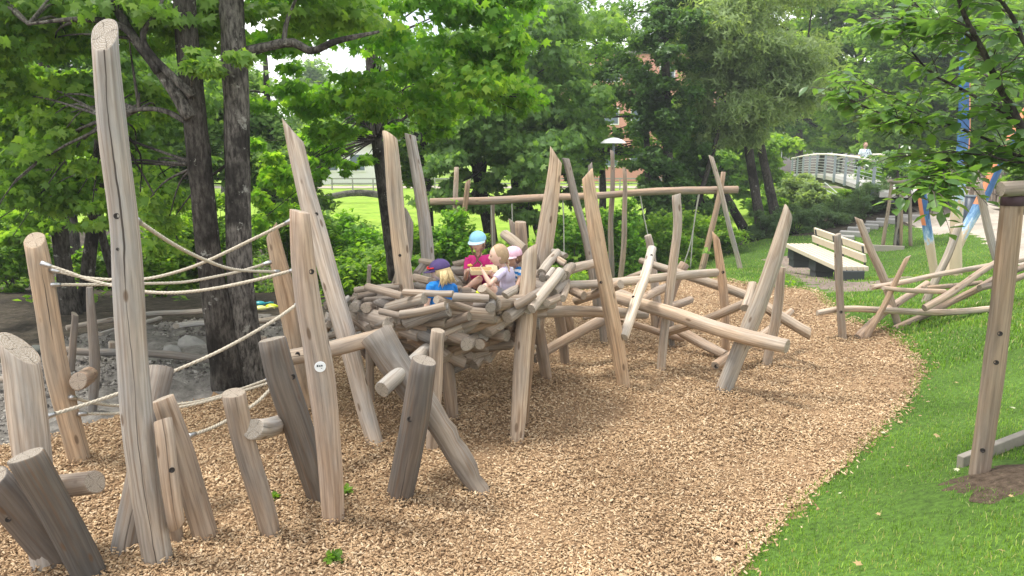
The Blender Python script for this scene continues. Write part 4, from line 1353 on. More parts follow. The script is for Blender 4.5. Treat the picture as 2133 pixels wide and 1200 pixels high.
def make_person(label, spec, mats, group=None):
    """spec holds world points of the joints; returns the body with hair and clothing as its parts"""
    S = spec
    s = S.get('scale', .62)
    vox = .0045 if s < 1 else .012
    hc, hr = S['head'], S['hr']
    R = basis(S['fwd'], S.get('up', (0, 0, 1)))
    rx, ry, rz = hr * .76, hr * .92, hr * 1.06
    mb = MB()
    mb.ball(hc, (rx, ry, rz), R, 40, 30, face_fn)
    for e in (-1, 1):
        mb.ball(hc + R @ Vector((e * rx * .98, -.02 * hr, -.08 * hr)), (.05 * hr, .16 * hr, .24 * hr), R, 8, 6)
    chest, pel = S['chest'], S['pelvis']
    sl, sr = S['sh']
    tx = (sr - sl).normalized()
    upv = (chest - pel).normalized()
    fz = tx.cross(upv).normalized()
    TB = Matrix((tx, fz, upv)).transposed()
    neck = (sl + sr) / 2 + upv * .02 * s
    mb.tube([neck - upv * .04 * s, neck + (hc - neck) * .3, hc - R @ Vector((0, .15 * hr, .5 * hr))], [.05 * s, .045 * s, .046 * s], 12)
    sw = (sr - sl).length / 2
    mb.ball(chest, (sw * .95, .095 * s, .16 * s), TB, 16, 12)
    mb.ball((chest + pel) / 2, (sw * .8, .09 * s, .16 * s), TB, 16, 12)
    mb.ball(pel, (sw * .9, .1 * s, .12 * s), TB, 16, 12)
    mb.tube([sl, chest + upv * .1 * s, sr], [.05 * s, .06 * s, .05 * s], 12)
    shirt = MB()
    shirt.ball(chest, (sw * 1.06, .112 * s, .175 * s), TB, 16, 12)
    shirt.ball((chest + pel) / 2, (sw * .95, .115 * s, .18 * s), TB, 16, 12)
    shirt.ball(pel + upv * .02 * s, (sw * 1.0, .118 * s, .12 * s), TB, 16, 12)
    shirt.tube([sl, chest + upv * .105 * s, sr], [.058 * s, .066 * s, .058 * s], 12)
    for sh, (el, wr, grip) in zip((sl, sr), S['arms']):
        limb(mb, sh, el, wr, .044 * s, .034 * s, .024 * s)
        hand(mb, wr, wr - el, grip, s)
        e = sh + (el - sh) * S.get('sleeve', .55)
        shirt.tube([sh - (el - sh) * .05, sh + (el - sh) * .25, e], [.056 * s, .058 * s, .056 * s], 12)
    shorts = MB()
    shorts.ball(pel - upv * .02 * s, (sw * .98, .115 * s, .115 * s), TB, 14, 10)
    for (hip, kn, an, toe) in S['legs']:
        limb(mb, hip, kn, an, .075 * s, .054 * s, .035 * s)
        mb.tube([an, an + (toe - an) * .4, toe], [.036 * s, .034 * s, .022 * s], 10)
        e = hip + (kn - hip) * S.get('short', .55)
        shorts.tube([hip, hip + (kn - hip) * .3, e], [.086 * s, .085 * s, .083 * s], 12)
    body = link('person', fuse('person', mb, vox, 3), M[mats['skin']])
    tag(body, label, 'person', group)
    link('shirt', fuse('shirt', shirt, vox * 1.3, 3), mats['shirt'], body)
    if mats.get('shorts'): link('shorts', fuse('shorts', shorts, vox * 1.4, 3), mats['shorts'], body)
    if mats.get('shoes'):
        for (hip, kn, an, toe) in S['legs']:
            mb = MB()
            mb.tube([an + (an - toe) * .25 - Vector((0, 0, .01 * s)), an + (toe - an) * .4, toe + (toe - an) * .1], [.04 * s, .046 * s, .034 * s], 12)
            link('shoe', fuse('shoe', mb, vox, 2), mats['shoes'], body)
    # eyes, mouth
    for e in (-1, 1):
        MB().ball(hc + R @ Vector((e * .36 * rx, .87 * ry, .03 * rz)), (.12 * hr, .05 * hr, .062 * hr), R, 10, 8).build('eye', M['eye'], body, True)
    MB().ball(hc + R @ Vector((0, .93 * ry, -.53 * rz)), (.2 * hr, .05 * hr, .05 * hr), R, 10, 6).build('mouth', M['lip'], body, True)
    # hair
    hm = M[mats['hair']]
    hs = MB()
    k_ = 0 if mats.get('cap') else 1
    hs.ball(hc + R @ Vector((0, -.16 * hr, (-.02 + .12 * k_) * hr)), (rx * 1.07, ry * 1.0, rz * (.8 + .2 * k_)), R, 24, 18)
    for st in S.get('hair', []):
        hs.tube(st[0], st[1], 6)
    link('hair', fuse('hair', hs, vox * 1.1, 2) if not S.get('loose') else hs.mesh('hair', True), hm, body)
    if mats.get('cap'):
        C = basis(S.get('capfwd', S['fwd']), S.get('up', (0, 0, 1)))
        cc = hc + C @ Vector((0, -.05 * hr, .26 * hr))
        def cap_fn(q):
            z = q.z if q.z > -.12 else -.12
            return Vector((q.x, q.y, z))
        mb = MB()
        mb.ball(cc, (rx * 1.17, ry * 1.13, rz * .8), C, 28, 18, cap_fn)
        mb.ball(cc + C @ Vector((0, 0, rz * .8)), hr * .06, None, 8, 6)
        cap = mb.build('cap', mats['cap'], body, True)
        mb = MB()
        v, f = [], []
        nA, nR = 15, 6
        for lay in (0, 1):
            for i in range(nR):
                for k in range(nA):
                    a = math.radians(-78 + 156 * k / (nA - 1))
                    ext = .72 * max(0.02, math.cos(a * .98)) * i / (nR - 1)
                    x, y = math.sin(a) * rx * (1.17 + ext * .3), math.cos(a) * ry * (1.09 + ext * 1.0)
                    z = -.06 * rz - .12 * hr * (i / (nR - 1)) ** 1.4 * math.cos(a) - .12 * hr * math.sin(a) ** 2 * (i / (nR - 1)) - lay * .05 * hr
                    v.append(cc + C @ Vector((x, y, z)))
        q = nR * nA
        for i in range(nR - 1):
            for k in range(nA - 1):
                a = i * nA + k
                f += [(a, a + 1, a + nA + 1, a + nA), (q + a, q + a + nA, q + a + nA + 1, q + a + 1)]
        for k in range(nA - 1):
            a = (nR - 1) * nA + k
            f.append((a, a + 1, q + a + 1, q + a))
        mb.add(v, f).build('brim', mats.get('brim', mats['cap']), cap, True)
        if S.get('goggles'):
            g = MB()
            g.tube([cc + C @ Vector((math.sin(t) * rx * 1.26, math.cos(t) * ry * 1.22, .12 * rz)) for t in np.linspace(-1.3, 1.3, 14)], .0065, 6)
            for e in (-1, 1): g.ball(cc + C @ Vector((e * .45 * rx, 1.15 * ry, .16 * rz)), (.3 * hr, .07 * hr, .18 * hr), C, 10, 6)
            g.build('sunglasses', cloth('red_frame', (.6, .03, .03)), cap, True)
    return body


def braid(a, b, r, n=9):
    pts = [a + (b - a) * t + Vector((.006 * math.sin(t * 20), 0, -.02 * math.sin(t * 3.1))) for t in np.linspace(0, 1, n * 2)]
    rs = [r * (1 if i % 2 else .72) * (1 - .5 * i / (2 * n)) for i in range(n * 2)]
    return (pts, rs)


# girl in pink, facing us, box of food on her lap
hA = P(995, 503, 6.72)
fA = Vector((-.34, -1, -.16))
RA = basis(fA)
make_person('girl in a magenta shirt and light blue cap with long braids, eating', dict(
    head=hA, hr=.087, fwd=fA, chest=P(999, 553, 6.8), pelvis=P(1001, 594, 6.92), sh=(P(976, 539, 6.78), P(1021, 537, 6.8)),
    arms=[(P(970, 580, 6.74), P(973, 566, 6.6), Vector((.6, -.2, .4))), (P(1031, 582, 6.76), P(1020, 570, 6.58), Vector((-.7, 0, -.4)))],
    legs=[(P(988, 602, 6.9), P(998, 582, 6.55), P(972, 600, 6.56), P(958, 604, 6.45)), (P(1013, 602, 6.9), P(1036, 592, 6.58), P(1006, 610, 6.5), P(990, 614, 6.42))], short=.45,
    hair=[braid(hA + RA @ Vector((-.072, .02, -.02)), P(984, 556, 6.64), .014), braid(hA + RA @ Vector((.074, .02, -.03)), P(1010, 560, 6.64), .015)]),
    dict(skin='skin', shirt=cloth('magenta_cotton', (.62, .03, .22)), shorts=cloth('dark_plum_cotton', (.05, .02, .07)), hair='brown_hair', cap=cloth('light_blue_cotton', (.27, .56, .72)), brim=cloth('pale_blue_cotton', (.5, .7, .78))), 'children sitting in the nest')
# girl in lavender, in profile
hB = P(1038, 532, 6.27)
fB = Vector((-1, -.22, -.12))
RB = basis(fB)
bandpts = [hB + RB @ Vector((math.sin(t) * .07, math.cos(t) * .066 - .016, .045 - .035 * (1 - math.cos(t)))) for t in np.linspace(.5, 3.6, 22)]
make_person('girl in a pale lavender shirt with braided fair hair, seen from the side', dict(
    head=hB, hr=.087, fwd=fB, chest=P(1057, 578, 6.33), pelvis=P(1058, 612, 6.36), sh=(P(1052, 564, 6.45), P(1046, 567, 6.17)),
    arms=[(P(1036, 588, 6.5), P(1025, 572, 6.42), Vector((-.2, -.3, .6))), (P(1021, 592, 6.08), P(1005, 564, 6.12), Vector((.7, .2, .3)))],
    legs=[(P(1050, 614, 6.42), P(1012, 600, 6.3), P(1004, 617, 6.28), P(990, 618, 6.26)), (P(1050, 616, 6.22), P(1012, 598, 6.1), P(1000, 612, 6.08), P(985, 613, 6.06))],
    hair=[(bandpts, [.013 * (1 if i % 2 else .75) for i in range(22)]), braid(hB + RB @ Vector((.03, -.085, .0)), P(1061, 566, 6.2), .016)]),
    dict(skin='skin', shirt=cloth('lavender_cotton', (.6, .55, .72)), shorts=cloth('grey_cotton', (.25, .24, .27)), hair='fair', shoes=cloth('yellow_green_shoe', (.6, .68, .02))), 'children sitting in the nest')
# boy in stripes behind her
hC = P(1068, 535, 6.75)
fC = Vector((-.8, -.62, -.1))
mS, n_, l_, b_ = new_mat('blue_white_stripes')
tc_ = n_.new('ShaderNodeTexCoord')
sx_ = n_.new('ShaderNodeSeparateXYZ')
l_.new(tc_.outputs['Object'], sx_.inputs[0])
fr_ = math_(n_, l_, 'FRACT', math_(n_, l_, 'MULTIPLY', sx_.outputs['Z'], 23))
l_.new(mix(n_, l_, math_(n_, l_, 'GREATER_THAN', fr_, .5), (.72, .78, .82), (.02, .2, .55)), b_.inputs['Base Color'])
b_.inputs['Roughness'].default_value = .85
make_person('child in a blue and white striped shirt and pink cap behind the lavender girl', dict(
    head=hC, hr=.09, fwd=fC, chest=P(1079, 577, 6.82), pelvis=P(1081, 610, 6.86), sh=(P(1068, 563, 6.9), P(1088, 565, 6.75)),
    arms=[(P(1050, 590, 6.95), P(1045, 608, 6.85), Vector((-.5, -.3, 0))), (P(1080, 590, 6.62), P(1072, 606, 6.55), Vector((-.5, -.3, 0)))],
    legs=[(P(1075, 612, 6.9), P(1045, 604, 6.8), P(1040, 625, 6.75), P(1028, 626, 6.7)), (P(1082, 614, 6.78), P(1058, 606, 6.6), P(1050, 628, 6.58), P(1040, 629, 6.52))]),
    dict(skin='skin_tan', shirt=mS, shorts=cloth('navy_cotton', (.03, .05, .12)), hair='brown_hair', cap=cloth('pink_cotton', (.75, .47, .58)), brim=cloth('pale_pink_cotton', (.8, .58, .66))), 'children sitting in the nest')
# child in blue, back turned
hD = P(916, 563, 5.98)
fD = Vector((-.95, .3, -.22))
RD = basis(fD)
strands = []
for k in range(110):
    t = RNG.uniform(1.25, 4.4)
    a = hD + RD @ Vector((math.sin(t) * .07, math.cos(t) * .076 - .01, -.005))
    ln = RNG.uniform(.09, .135)
    o = Vector((math.sin(t) * .025, math.cos(t) * .025, 0))
    strands.append(([a, a + RD @ (o * .7) + Vector((RNG.normal(0, .004), RNG.normal(0, .004), -ln * .5)), a + RD @ (o * 1.1) + Vector((RNG.normal(0, .008), RNG.normal(0, .008), -ln))], [.006, .0065, .002]))
make_person('small child in a bright blue shirt and dark purple cap with blond hair', dict(
    head=hD, hr=.086, fwd=fD, capfwd=(-.97, .2, -.2), chest=P(921, 610, 5.98), pelvis=P(922, 655, 5.98), sh=(P(897, 596, 5.88), P(944, 598, 6.1)),
    arms=[(P(888, 640, 5.85), P(880, 655, 6.0), Vector((0, .5, .4))), (P(952, 640, 6.15), P(940, 655, 6.3), Vector((0, .5, .4)))],
    legs=[(P(905, 664, 6.0), P(880, 650, 6.25), P(890, 668, 6.35), P(880, 670, 6.45)), (P(935, 664, 6.0), P(950, 650, 6.3), P(955, 668, 6.4), P(955, 670, 6.5))], hair=strands, loose=True, goggles=True),
    dict(skin='skin', shirt=cloth('bright_blue_cotton', (.01, .2, .62)), shorts=cloth('slate_cotton', (.12, .13, .15)), hair='blond', cap=cloth('dark_purple_cotton', (.07, .045, .15))), 'children sitting in the nest')
# the open food box and the bite in her hand
bx = empty('food_box', P(1003, 570, 6.5), 'open pale yellow and pink food box on the lap of the girl in magenta', 'box')
Rb = basis((.2, -1, -.25))
MB().box(P(1003, 568, 6.5), (.2, .085, .012), Rb, .004).box(P(1003, 568, 6.5) + Rb @ Vector((0, .04, .018)), (.2, .008, .04), Rb, .003).box(P(1003, 568, 6.5) + Rb @ Vector((0, -.04, .018)), (.2, .008, .04), Rb, .003).box(P(1003, 568, 6.5) + Rb @ Vector((-.098, 0, .02)), (.008, .075, .04), Rb, .003).box(P(1003, 568, 6.5) + Rb @ Vector((.098, 0, .02)), (.008, .075, .04), Rb, .003).build('tray', cloth('pale_yellow_plastic', (.75, .6, .36)), bx)
MB().box(P(1024, 560, 6.62), (.11, .012, .08), basis((.3, -1, .6)), .004).build('lid', cloth('cream_lid', (.8, .66, .42)), bx)
MB().tube([P(978, 560, 6.66), P(1000, 560, 6.66), P(1020, 560, 6.64)], .006, 6).build('pink_rim', cloth('pink_rim', (.75, .3, .38)), bx)
fb = MB().ball(P(979, 553, 6.58), (.024, .018, .014), None, 10, 8, lambda q: Vector((q.x, q.y, q.z * (1 + .3 * math.sin(q.x * 6))))).build('snack', cloth('yellow_snack', (.8, .52, .1)), None, True)
tag(fb, 'yellow piece of food in the hand of the girl in magenta', 'food')

# ------------------------------------------------------------------ trees and shrubs
def _fan(out, drop=.12):
    o = [(0, .25, .03)] + [(x, y, -drop * abs(x) - .1 * max(0, y - .5)) for x, y in out]
    k = len(out)
    return np.array(o), np.array([(0, 1 + i, 1 + (i + 1) % k) for i in range(k)])


def _polar(lst): return [(r * math.cos(math.radians(a)), .3 + r * math.sin(math.radians(a))) for a, r in lst]


MAPLE = _fan(_polar([(90, .85), (70, .42), (38, .82), (12, .4), (-22, .55), (-62, .26), (-90, .3), (-118, .26), (202, .55), (168, .4), (142, .82), (110, .42)]))
OVATE = (np.array([(0, 0, 0), (.26, .25, .06), (.3, .55, .07), (0, 1.05, -.06), (-.3, .55, .07), (-.26, .25, .06), (0, .5, -.03)]), np.array([(0, 1, 6), (1, 2, 6), (2, 3, 6), (3, 4, 6), (4, 5, 6), (5, 0, 6)]))
RHOMB = (np.array([(0, 0, 0), (.3, .5, .06), (0, 1.0, -.05), (-.3, .5, .06)]), np.array([(0, 1, 2), (0, 2, 3)]))
SLIM = (np.array([(0, 0, 0), (.16, .45, .03), (0, 1.1, -.12), (-.16, .45, .03)]), np.array([(0, 1, 2), (0, 2, 3)]))


def _sprig(base, n, spread):
    v, f = [], []
    for k in range(n):
        a = (k / n - .5) * spread
        c, s = math.cos(a), math.sin(a)
        b = base[0] @ np.array([[c, s, 0], [-s, c, 0], [0, 0, 1]]) * .8 + np.array([.2 * s, .35 * (k % 2), .18 * ((k * 7) % 3 - 1)])
        f.append(base[1] + len(base[0]) * k)
        v.append(b)
    return np.vstack(v), np.vstack(f)


SPRIG = _sprig(RHOMB, 4, 5.0)
SPRIG_SLIM = _sprig(SLIM, 5, 5.2)


def leaves(name, pos, size, shape, mat, parent=None, tilt=.55, droop=.35, jitter=.3, out=None):
    """one mesh of many leaves at POS"""
    n = len(pos)
    yaw = RNG.uniform(0, 2 * np.pi, n)
    if out is not None:
        yaw = np.arctan2(out[:, 1], out[:, 0]) + RNG.normal(0, 1.0, n)
    dr = RNG.normal(droop, .35, n)
    y = np.stack([np.cos(yaw) * np.cos(dr), np.sin(yaw) * np.cos(dr), -np.sin(dr)], 1)
    up = np.stack([RNG.normal(0, tilt, n), RNG.normal(0, tilt, n), np.ones(n)], 1)
    x = np.cross(y, up)
    x /= np.linalg.norm(x, axis=1)[:, None]
    z = np.cross(x, y)
    s = size * RNG.uniform(1 - jitter, 1 + jitter, n)
    V, Fc = shape
    v = pos[:, None, :] + (x[:, None, :] * V[None, :, 0:1] + y[:, None, :] * V[None, :, 1:2] + z[:, None, :] * V[None, :, 2:3]) * s[:, None, None]
    f = np.arange(n)[:, None, None] * len(V) + Fc[None]
    return link(name, np_mesh(name, v.reshape(-1, 3), f.reshape(-1, 3)), mat, parent)


def blob(c, r, n, clumps, flat=.5, cr=.33):
    """leaf positions of an uneven crown: clumps spread through an ellipsoid"""
    c, r = np.array(c, float), np.array(r, float)
    d = RNG.normal(size=(clumps, 3))
    d /= np.linalg.norm(d, axis=1)[:, None]
    cc = d * (RNG.random(clumps) ** .45)[:, None]
    w = RNG.uniform(.35, 1, clumps)
    k = RNG.choice(clumps, n, p=w / w.sum())
    p = RNG.normal(size=(n, 3)) * .5
    cs = cr * w[k][:, None] * np.array([1, 1, flat])
    return c + (cc[k] + p * cs * 1.3) * r, c + cc * r


def px_blob(px, py, D, rx, ry, rd):
    p = P(px, py, D)
    return (p.x, p.y, p.z), (rx * D / F, rd, ry * D / F)


def stem(name, pts, rs, mat, parent, n=14, sub=28, flare=0):
    c = catmull(pts, sub)
    rr = np.interp(np.linspace(0, 1, sub), np.linspace(0, 1, len(rs)), rs)
    if flare: rr = rr * (1 + flare * np.exp(-np.linspace(0, 1, sub) * 14))
    mb = MB()
    mb.tube(c, [float(a) for a in rr], n)
    v = [Vector(q) for q in mb.v]
    out = []
    for i, q in enumerate(v):
        cc = c[i // n]
        d = q - cc
        a = 2 * math.pi * (i % n) / n
        k = 1 + .07 * math.sin(3 * a + i // n * .23) + .05 * math.sin(5 * a - i // n * .4) + .03 * RNG.normal()
        out.append(cc + d * k)
    mb.v = out
    return mb.build(name, mat, parent, True)


def twigs(parent, start, ends, r0, mat, sag=.1, n=5):
    mb = MB()
    for e in ends:
        e = Vector(e)
        s = start[RNG.integers(len(start))] if isinstance(start, list) else start
        m = (s + e) / 2 + Vector((RNG.normal(0, .08), RNG.normal(0, .08), RNG.uniform(.0, .25))) * (e - s).length * .6
        c = catmull([s, m, e], 9)
        L = (e - s).length
        mb.tube(c, [max(.004, r0 * (1 - i / 9.5)) for i in range(9)], n)
    return mb.build('branches', mat, parent, True)


MULT = 1.65


def tree(label, base, trunks, blobs, leaf, size, mat, bark, name='tree', group=None, ground=True, limbs=(), limb_n=10, limb_r=.05, tilt=.55, flat=.5, cr=.33, flare=.5, droop=.35):
    b = base
    root = empty(name, b, label, 'tree', group)
    starts = []
    for ti, (pts, rs) in enumerate(trunks):
        stem('trunk', pts, rs, M['bark_dark'] if ti == 0 else bark, root, flare=flare)
        c = catmull(pts, 12)
        starts += [Vector(q) for q in c[5:]]
    P_, E = [], []
    for bb in blobs:
        (c, r), n = bb[0], int(bb[1] * MULT)
        k = bb[2] if len(bb) > 2 else max(8, n // 160)
        p, cc = blob(c, r, n, k, flat, cr)
        P_.append(p)
        E += [Vector(q) for q in cc[RNG.choice(len(cc), min(limb_n, len(cc)), replace=False)]]
    if limbs:
        for pts, rs in limbs: stem('limb', pts, rs, bark, root, 9, 18)
        starts += [Vector(q[0][-1]) for q in limbs] + [Vector(q[0][len(q[0]) // 2]) for q in limbs]
    if limb_n and E:
        for e in E:
            mb = MB()
            s = min((q for q in starts), key=lambda q: (q - e).length + max(0, q.z - e.z) * .8 + RNG.random() * .9)
            m = (s + e) / 2 + Vector((RNG.normal(0, .1), RNG.normal(0, .1), RNG.uniform(.02, .25))) * (e - s).length * .5
            mb.tube(catmull([s, m, e], 9), [max(.006, limb_r * (1 - i / 9.5)) for i in range(9)], 6)
            mb.build('branch', bark, root, True)
    pos = np.vstack(P_)
    ctr = pos.mean(0)
    leaves('crown', pos, size, leaf, mat, root, tilt, droop, out=pos - ctr)
    return root


PB = px_blob
L_ = lambda pts, D: [P(x, y, D + (d[0] if d else 0)) for x, y, *d in pts]

# the double stemmed maple between the ropes
bA = G(508, 806)
tA = bA.y
tree('big maple with two dark mottled stems standing behind the rope bridge', bA,
     [(L_([(480, 830), (462, 700), (440, 560), (424, 420), (408, 260), (394, 120), (380, -60), (368, -330)], tA), [.145, .125, .108, .1, .096, .09, .085, .07]),
      (L_([(524, 830, .05), (512, 700), (500, 560), (496, 400), (494, 240), (487, 90), (478, -80), (468, -380)], tA + .1), [.15, .125, .112, .108, .106, .1, .095, .08])],
     [(PB(150, 10, 7.8, 230, 90, 1.3), 3400), (PB(360, 20, 6.9, 130, 70, .9), 1500), (PB(440, 115, 6.2, 60, 40, .3), 260, 6), (PB(60, 190, 8.6, 130, 100, 1.1), 2200), (PB(340, 470, 7.4, 55, 85, .4), 520, 9),
      (PB(335, 360, 7.9, 70, 60, .5), 380, 6), (PB(640, -10, 7.6, 160, 60, 1.1), 1500), (PB(250, -220, 7.6, 500, 150, 2.6), 3600), (PB(90, 360, 9.0, 130, 80, .9), 2000), (PB(110, 250, 7.6, 130, 110, .8), 1500), (PB(40, 90, 7.4, 120, 80, .8), 1000), (PB(300, 190, 7.4, 60, 60, .5), 380), (PB(210, 420, 8.6, 110, 50, .7), 900), (PB(20, 470, 9.4, 90, 60, .7), 700)],
     MAPLE, .082, M['maple'], M['bark'], 'maple_tree', limb_n=4, limb_r=.016, flare=.15, droop=.85, tilt=.7,
     limbs=[(L_([(396, 246), (345, 165), (280, 80), (228, -10), (190, -80)], tA - .1), [.06, .05, .042, .035, .02]), (L_([(400, 262), (345, 232), (290, 228), (225, 245)], tA + .1), [.03, .024, .018, .01]),
            (L_([(512, 108), (560, 96), (610, 88), (650, 106), (700, 86), (790, 66)], tA + .15), [.045, .04, .036, .03, .025, .012]), (L_([(590, 95), (598, 45), (620, -10)], tA + .15), [.025, .018, .012]),
            (L_([(330, 150), (260, 60), (170, 40), (60, 50)], tA - .2), [.04, .03, .02, .01]), (L_([(400, 200), (300, 90), (330, 20), (360, -60)], tA - .2), [.04, .03, .02, .01])])
# the sunlit maple whose boughs hang over the middle
bB = G(826, 592)
tree('slim maple with a sunlit bright green crown hanging over the nest', bB,
     [(L_([(828, 600), (818, 527), (804, 430), (790, 330), (782, 240), (770, 90), (760, -120)], 13.0), [.13, .12, .105, .1, .09, .08, .05])],
     [(PB(800, 70, 9.6, 260, 90, 1.7), 2700), (PB(700, 200, 10.2, 150, 80, 1.3), 1300), (PB(900, 190, 9.6, 180, 70, 1.2), 1800), (PB(1040, 130, 9.2, 80, 80, .8), 1000), (PB(1085, 205, 9.0, 32, 40, .3), 170, 5), (PB(960, 30, 9.2, 160, 60, 1.2), 1400),
      (PB(600, 330, 11.5, 70, 60, .8), 700), (PB(690, 320, 12, 60, 60, .8), 500), (PB(740, 330, 12.5, 50, 30, .5), 330), (PB(880, 260, 11, 60, 40, .6), 420), (PB(560, 420, 12, 60, 70, .7), 650)],
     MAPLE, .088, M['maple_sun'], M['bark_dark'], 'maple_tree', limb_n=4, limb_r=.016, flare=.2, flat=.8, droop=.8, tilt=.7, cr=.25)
# thinner maples on the left
bC = G(145, 655)
tree('maple with two thin dark trunks at the back of the sand pit', bC,
     [(L_([(150, 660), (140, 600), (130, 520), (122, 430), (110, 330), (95, 180), (85, 0)], bC.y), [.12, .105, .1, .095, .085, .07, .05]), (L_([(172, 655), (180, 600), (188, 530), (196, 455), (205, 350), (212, 200)], bC.y + .3), [.1, .09, .085, .08, .07, .05]),
      (L_([(255, 640), (232, 560), (215, 500), (206, 440)], bC.y + .5), [.07, .06, .055, .05])],
     [(PB(60, 300, 11.6, 140, 110, 1.2), 2600), (PB(230, 230, 12.2, 160, 120, 1.4), 3000), (PB(300, 400, 12, 90, 60, 1), 900), (PB(30, 420, 11, 70, 50, .8), 500), (PB(150, 60, 12, 220, 100, 1.8), 2400), (PB(420, 260, 13, 100, 110, 1.2), 1300)],
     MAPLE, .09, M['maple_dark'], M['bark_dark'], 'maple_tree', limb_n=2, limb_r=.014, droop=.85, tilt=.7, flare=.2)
# dark trees in the middle distance
bD = G(1030, 520)
tree('dark maple with crossing black trunks beyond the swing', Vector((P(1040, 520, 21).x, 21, h1(P(1040, 520, 21).x, 21))),
     [(L_([(1030, 560), (1018, 470), (1003, 400), (992, 320), (985, 250), (975, 100)], 21), [.2, .18, .17, .15, .13, .08]), (L_([(1085, 560), (1086, 500), (1082, 420), (1072, 300), (1090, 150)], 22), [.22, .2, .18, .15, .09]),
      (L_([(975, 540), (958, 470), (1000, 380), (1015, 300)], 21.5), [.14, .12, .1, .07]), (L_([(1135, 540), (1110, 450), (1062, 350), (1030, 260)], 22), [.12, .11, .1, .06])],
     [(PB(1000, 260, 20.5, 110, 90, 2), 4200), (PB(1100, 330, 21, 90, 90, 2), 3400), (PB(1180, 250, 21.5, 90, 80, 2), 3000), (PB(1150, 110, 22, 130, 110, 2.6), 3600), (PB(940, 330, 20, 60, 60, 1.4), 1500), (PB(1040, 420, 20, 80, 40, 1.4), 1000), (PB(1010, 110, 23, 130, 100, 2.4), 2600), (PB(930, 405, 19.5, 60, 45, 1.2), 700), (PB(1120, 430, 20, 60, 45, 1.2), 800), (PB(1190, 390, 20.5, 50, 50, 1.2), 600)],
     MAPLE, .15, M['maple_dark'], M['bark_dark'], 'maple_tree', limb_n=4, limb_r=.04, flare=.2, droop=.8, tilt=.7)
xF = P(1395, 500, 23).x
tree('tall slender tree wrapped in dark ivy behind the swing beam', Vector((xF, 23, h1(xF, 23))),
     [(L_([(1405, 560), (1400, 470), (1392, 350), (1388, 200), (1385, 60), (1380, -100)], 23), [.2, .17, .15, .13, .1, .07]), (L_([(1365, 560), (1358, 470), (1352, 380), (1345, 260)], 23.5), [.15, .13, .11, .08]), (L_([(1420, 560), (1452, 430), (1490, 300), (1510, 210)], 23.5), [.1, .09, .07, .04])],
     [(PB(1385, 420, 23, 60, 80, 1), 4200, 34), (PB(1375, 270, 23, 55, 90, 1), 2900, 24), (PB(1395, 110, 23, 80, 110, 1.4), 2200, 18), (PB(1350, 345, 24, 40, 50, 1.0), 1000), (PB(1460, 350, 24, 50, 90, 1.2), 2200, 18), (PB(1450, 460, 24, 70, 50, 1), 1900), (PB(1300, 120, 25, 110, 110, 2), 2200), (PB(1330, 500, 22.5, 70, 45, 1), 1600)],
     SPRIG, .16, M['ivy'], M['bark_dark'], 'ivy_tree', limb_n=4, limb_r=.04, flare=.2)
xW = P(1575, 490, 24.5).x
tree('feathery grey green tree with slanting black trunks beside the footbridge', Vector((xW, 24.5, h1(xW, 24.5))),
     [(L_([(1588, 500), (1576, 420), (1562, 330), (1552, 240), (1540, 150), (1520, 0)], 24.5), [.17, .15, .14, .13, .11, .06]), (L_([(1622, 480), (1604, 400), (1588, 320), (1578, 250), (1600, 150), (1640, 60)], 24.8), [.17, .15, .13, .12, .09, .05]),
      (L_([(1565, 510), (1540, 460), (1505, 400), (1478, 350), (1450, 280)], 24.2), [.16, .15, .13, .1, .06]), (L_([(1552, 215), (1600, 190), (1650, 150), (1690, 90)], 24.5), [.08, .06, .05, .02])],
     [(PB(1600, 150, 24, 120, 90, 2.2), 5200), (PB(1500, 90, 24, 110, 100, 2.2), 4300), (PB(1660, 165, 24.5, 65, 60, 1.6), 2200), (PB(1525, 265, 24, 65, 60, 1.6), 1700), (PB(1480, 250, 25, 60, 60, 1.5), 1300), (PB(1560, -20, 25, 180, 80, 2.6), 3000)],
     SPRIG_SLIM, .2, M['willow'], M['bark_dark'], 'willow_tree', limb_n=7, limb_r=.04, flat=.8, flare=.2, droop=.8, tilt=.7)
for lab, x, D, bl in [
    ('broad light green tree rising behind the right end of the footbridge', 1790, 44, [(1760, 150, 150, 130, 4200), (1850, 60, 130, 90, 2600), (1850, 200, 80, 90, 1800), (1720, 60, 110, 80, 1500), (1780, 270, 90, 40, 900)]),
    ('leafy tree at the top right behind the painted poles', 2010, 38, [(1960, 180, 130, 110, 3600), (2080, 120, 130, 130, 3600), (2000, 290, 130, 60, 2400), (1880, 260, 90, 70, 1800), (2100, 300, 80, 60, 900), (1950, 40, 150, 80, 1400)]),
    ('sunny yellow green tree between the feathery tree and the meadow', 1500, 36, [(1490, 320, 80, 60, 1300), (1560, 390, 70, 50, 1000), (1430, 400, 60, 50, 800), (1600, 330, 50, 60, 700)]),
    ('yellowish tree beyond the far end of the footbridge', 1665, 58, [(1665, 260, 60, 40, 900), (1715, 285, 50, 30, 700), (1620, 230, 50, 50, 700), (1700, 210, 70, 60, 900)])]:
    xx = P(x, 300, D).x
    z0 = h1(xx, D)
    tree(lab, Vector((xx, D, z0)), [([Vector((xx, D, z0 - .3)), Vector((xx + .1, D, z0 + 2)), P(x, 200, D), P(x + 8, 60, D)], [.3, .24, .2, .1])],
         [(PB(a, b, D, rx, ry, ry * D / F), n) for a, b, rx, ry, n in bl], SPRIG, .36, M['far_leaf'], M['bark_dark'], 'park_tree', limb_n=4, limb_r=.08, flare=.2)
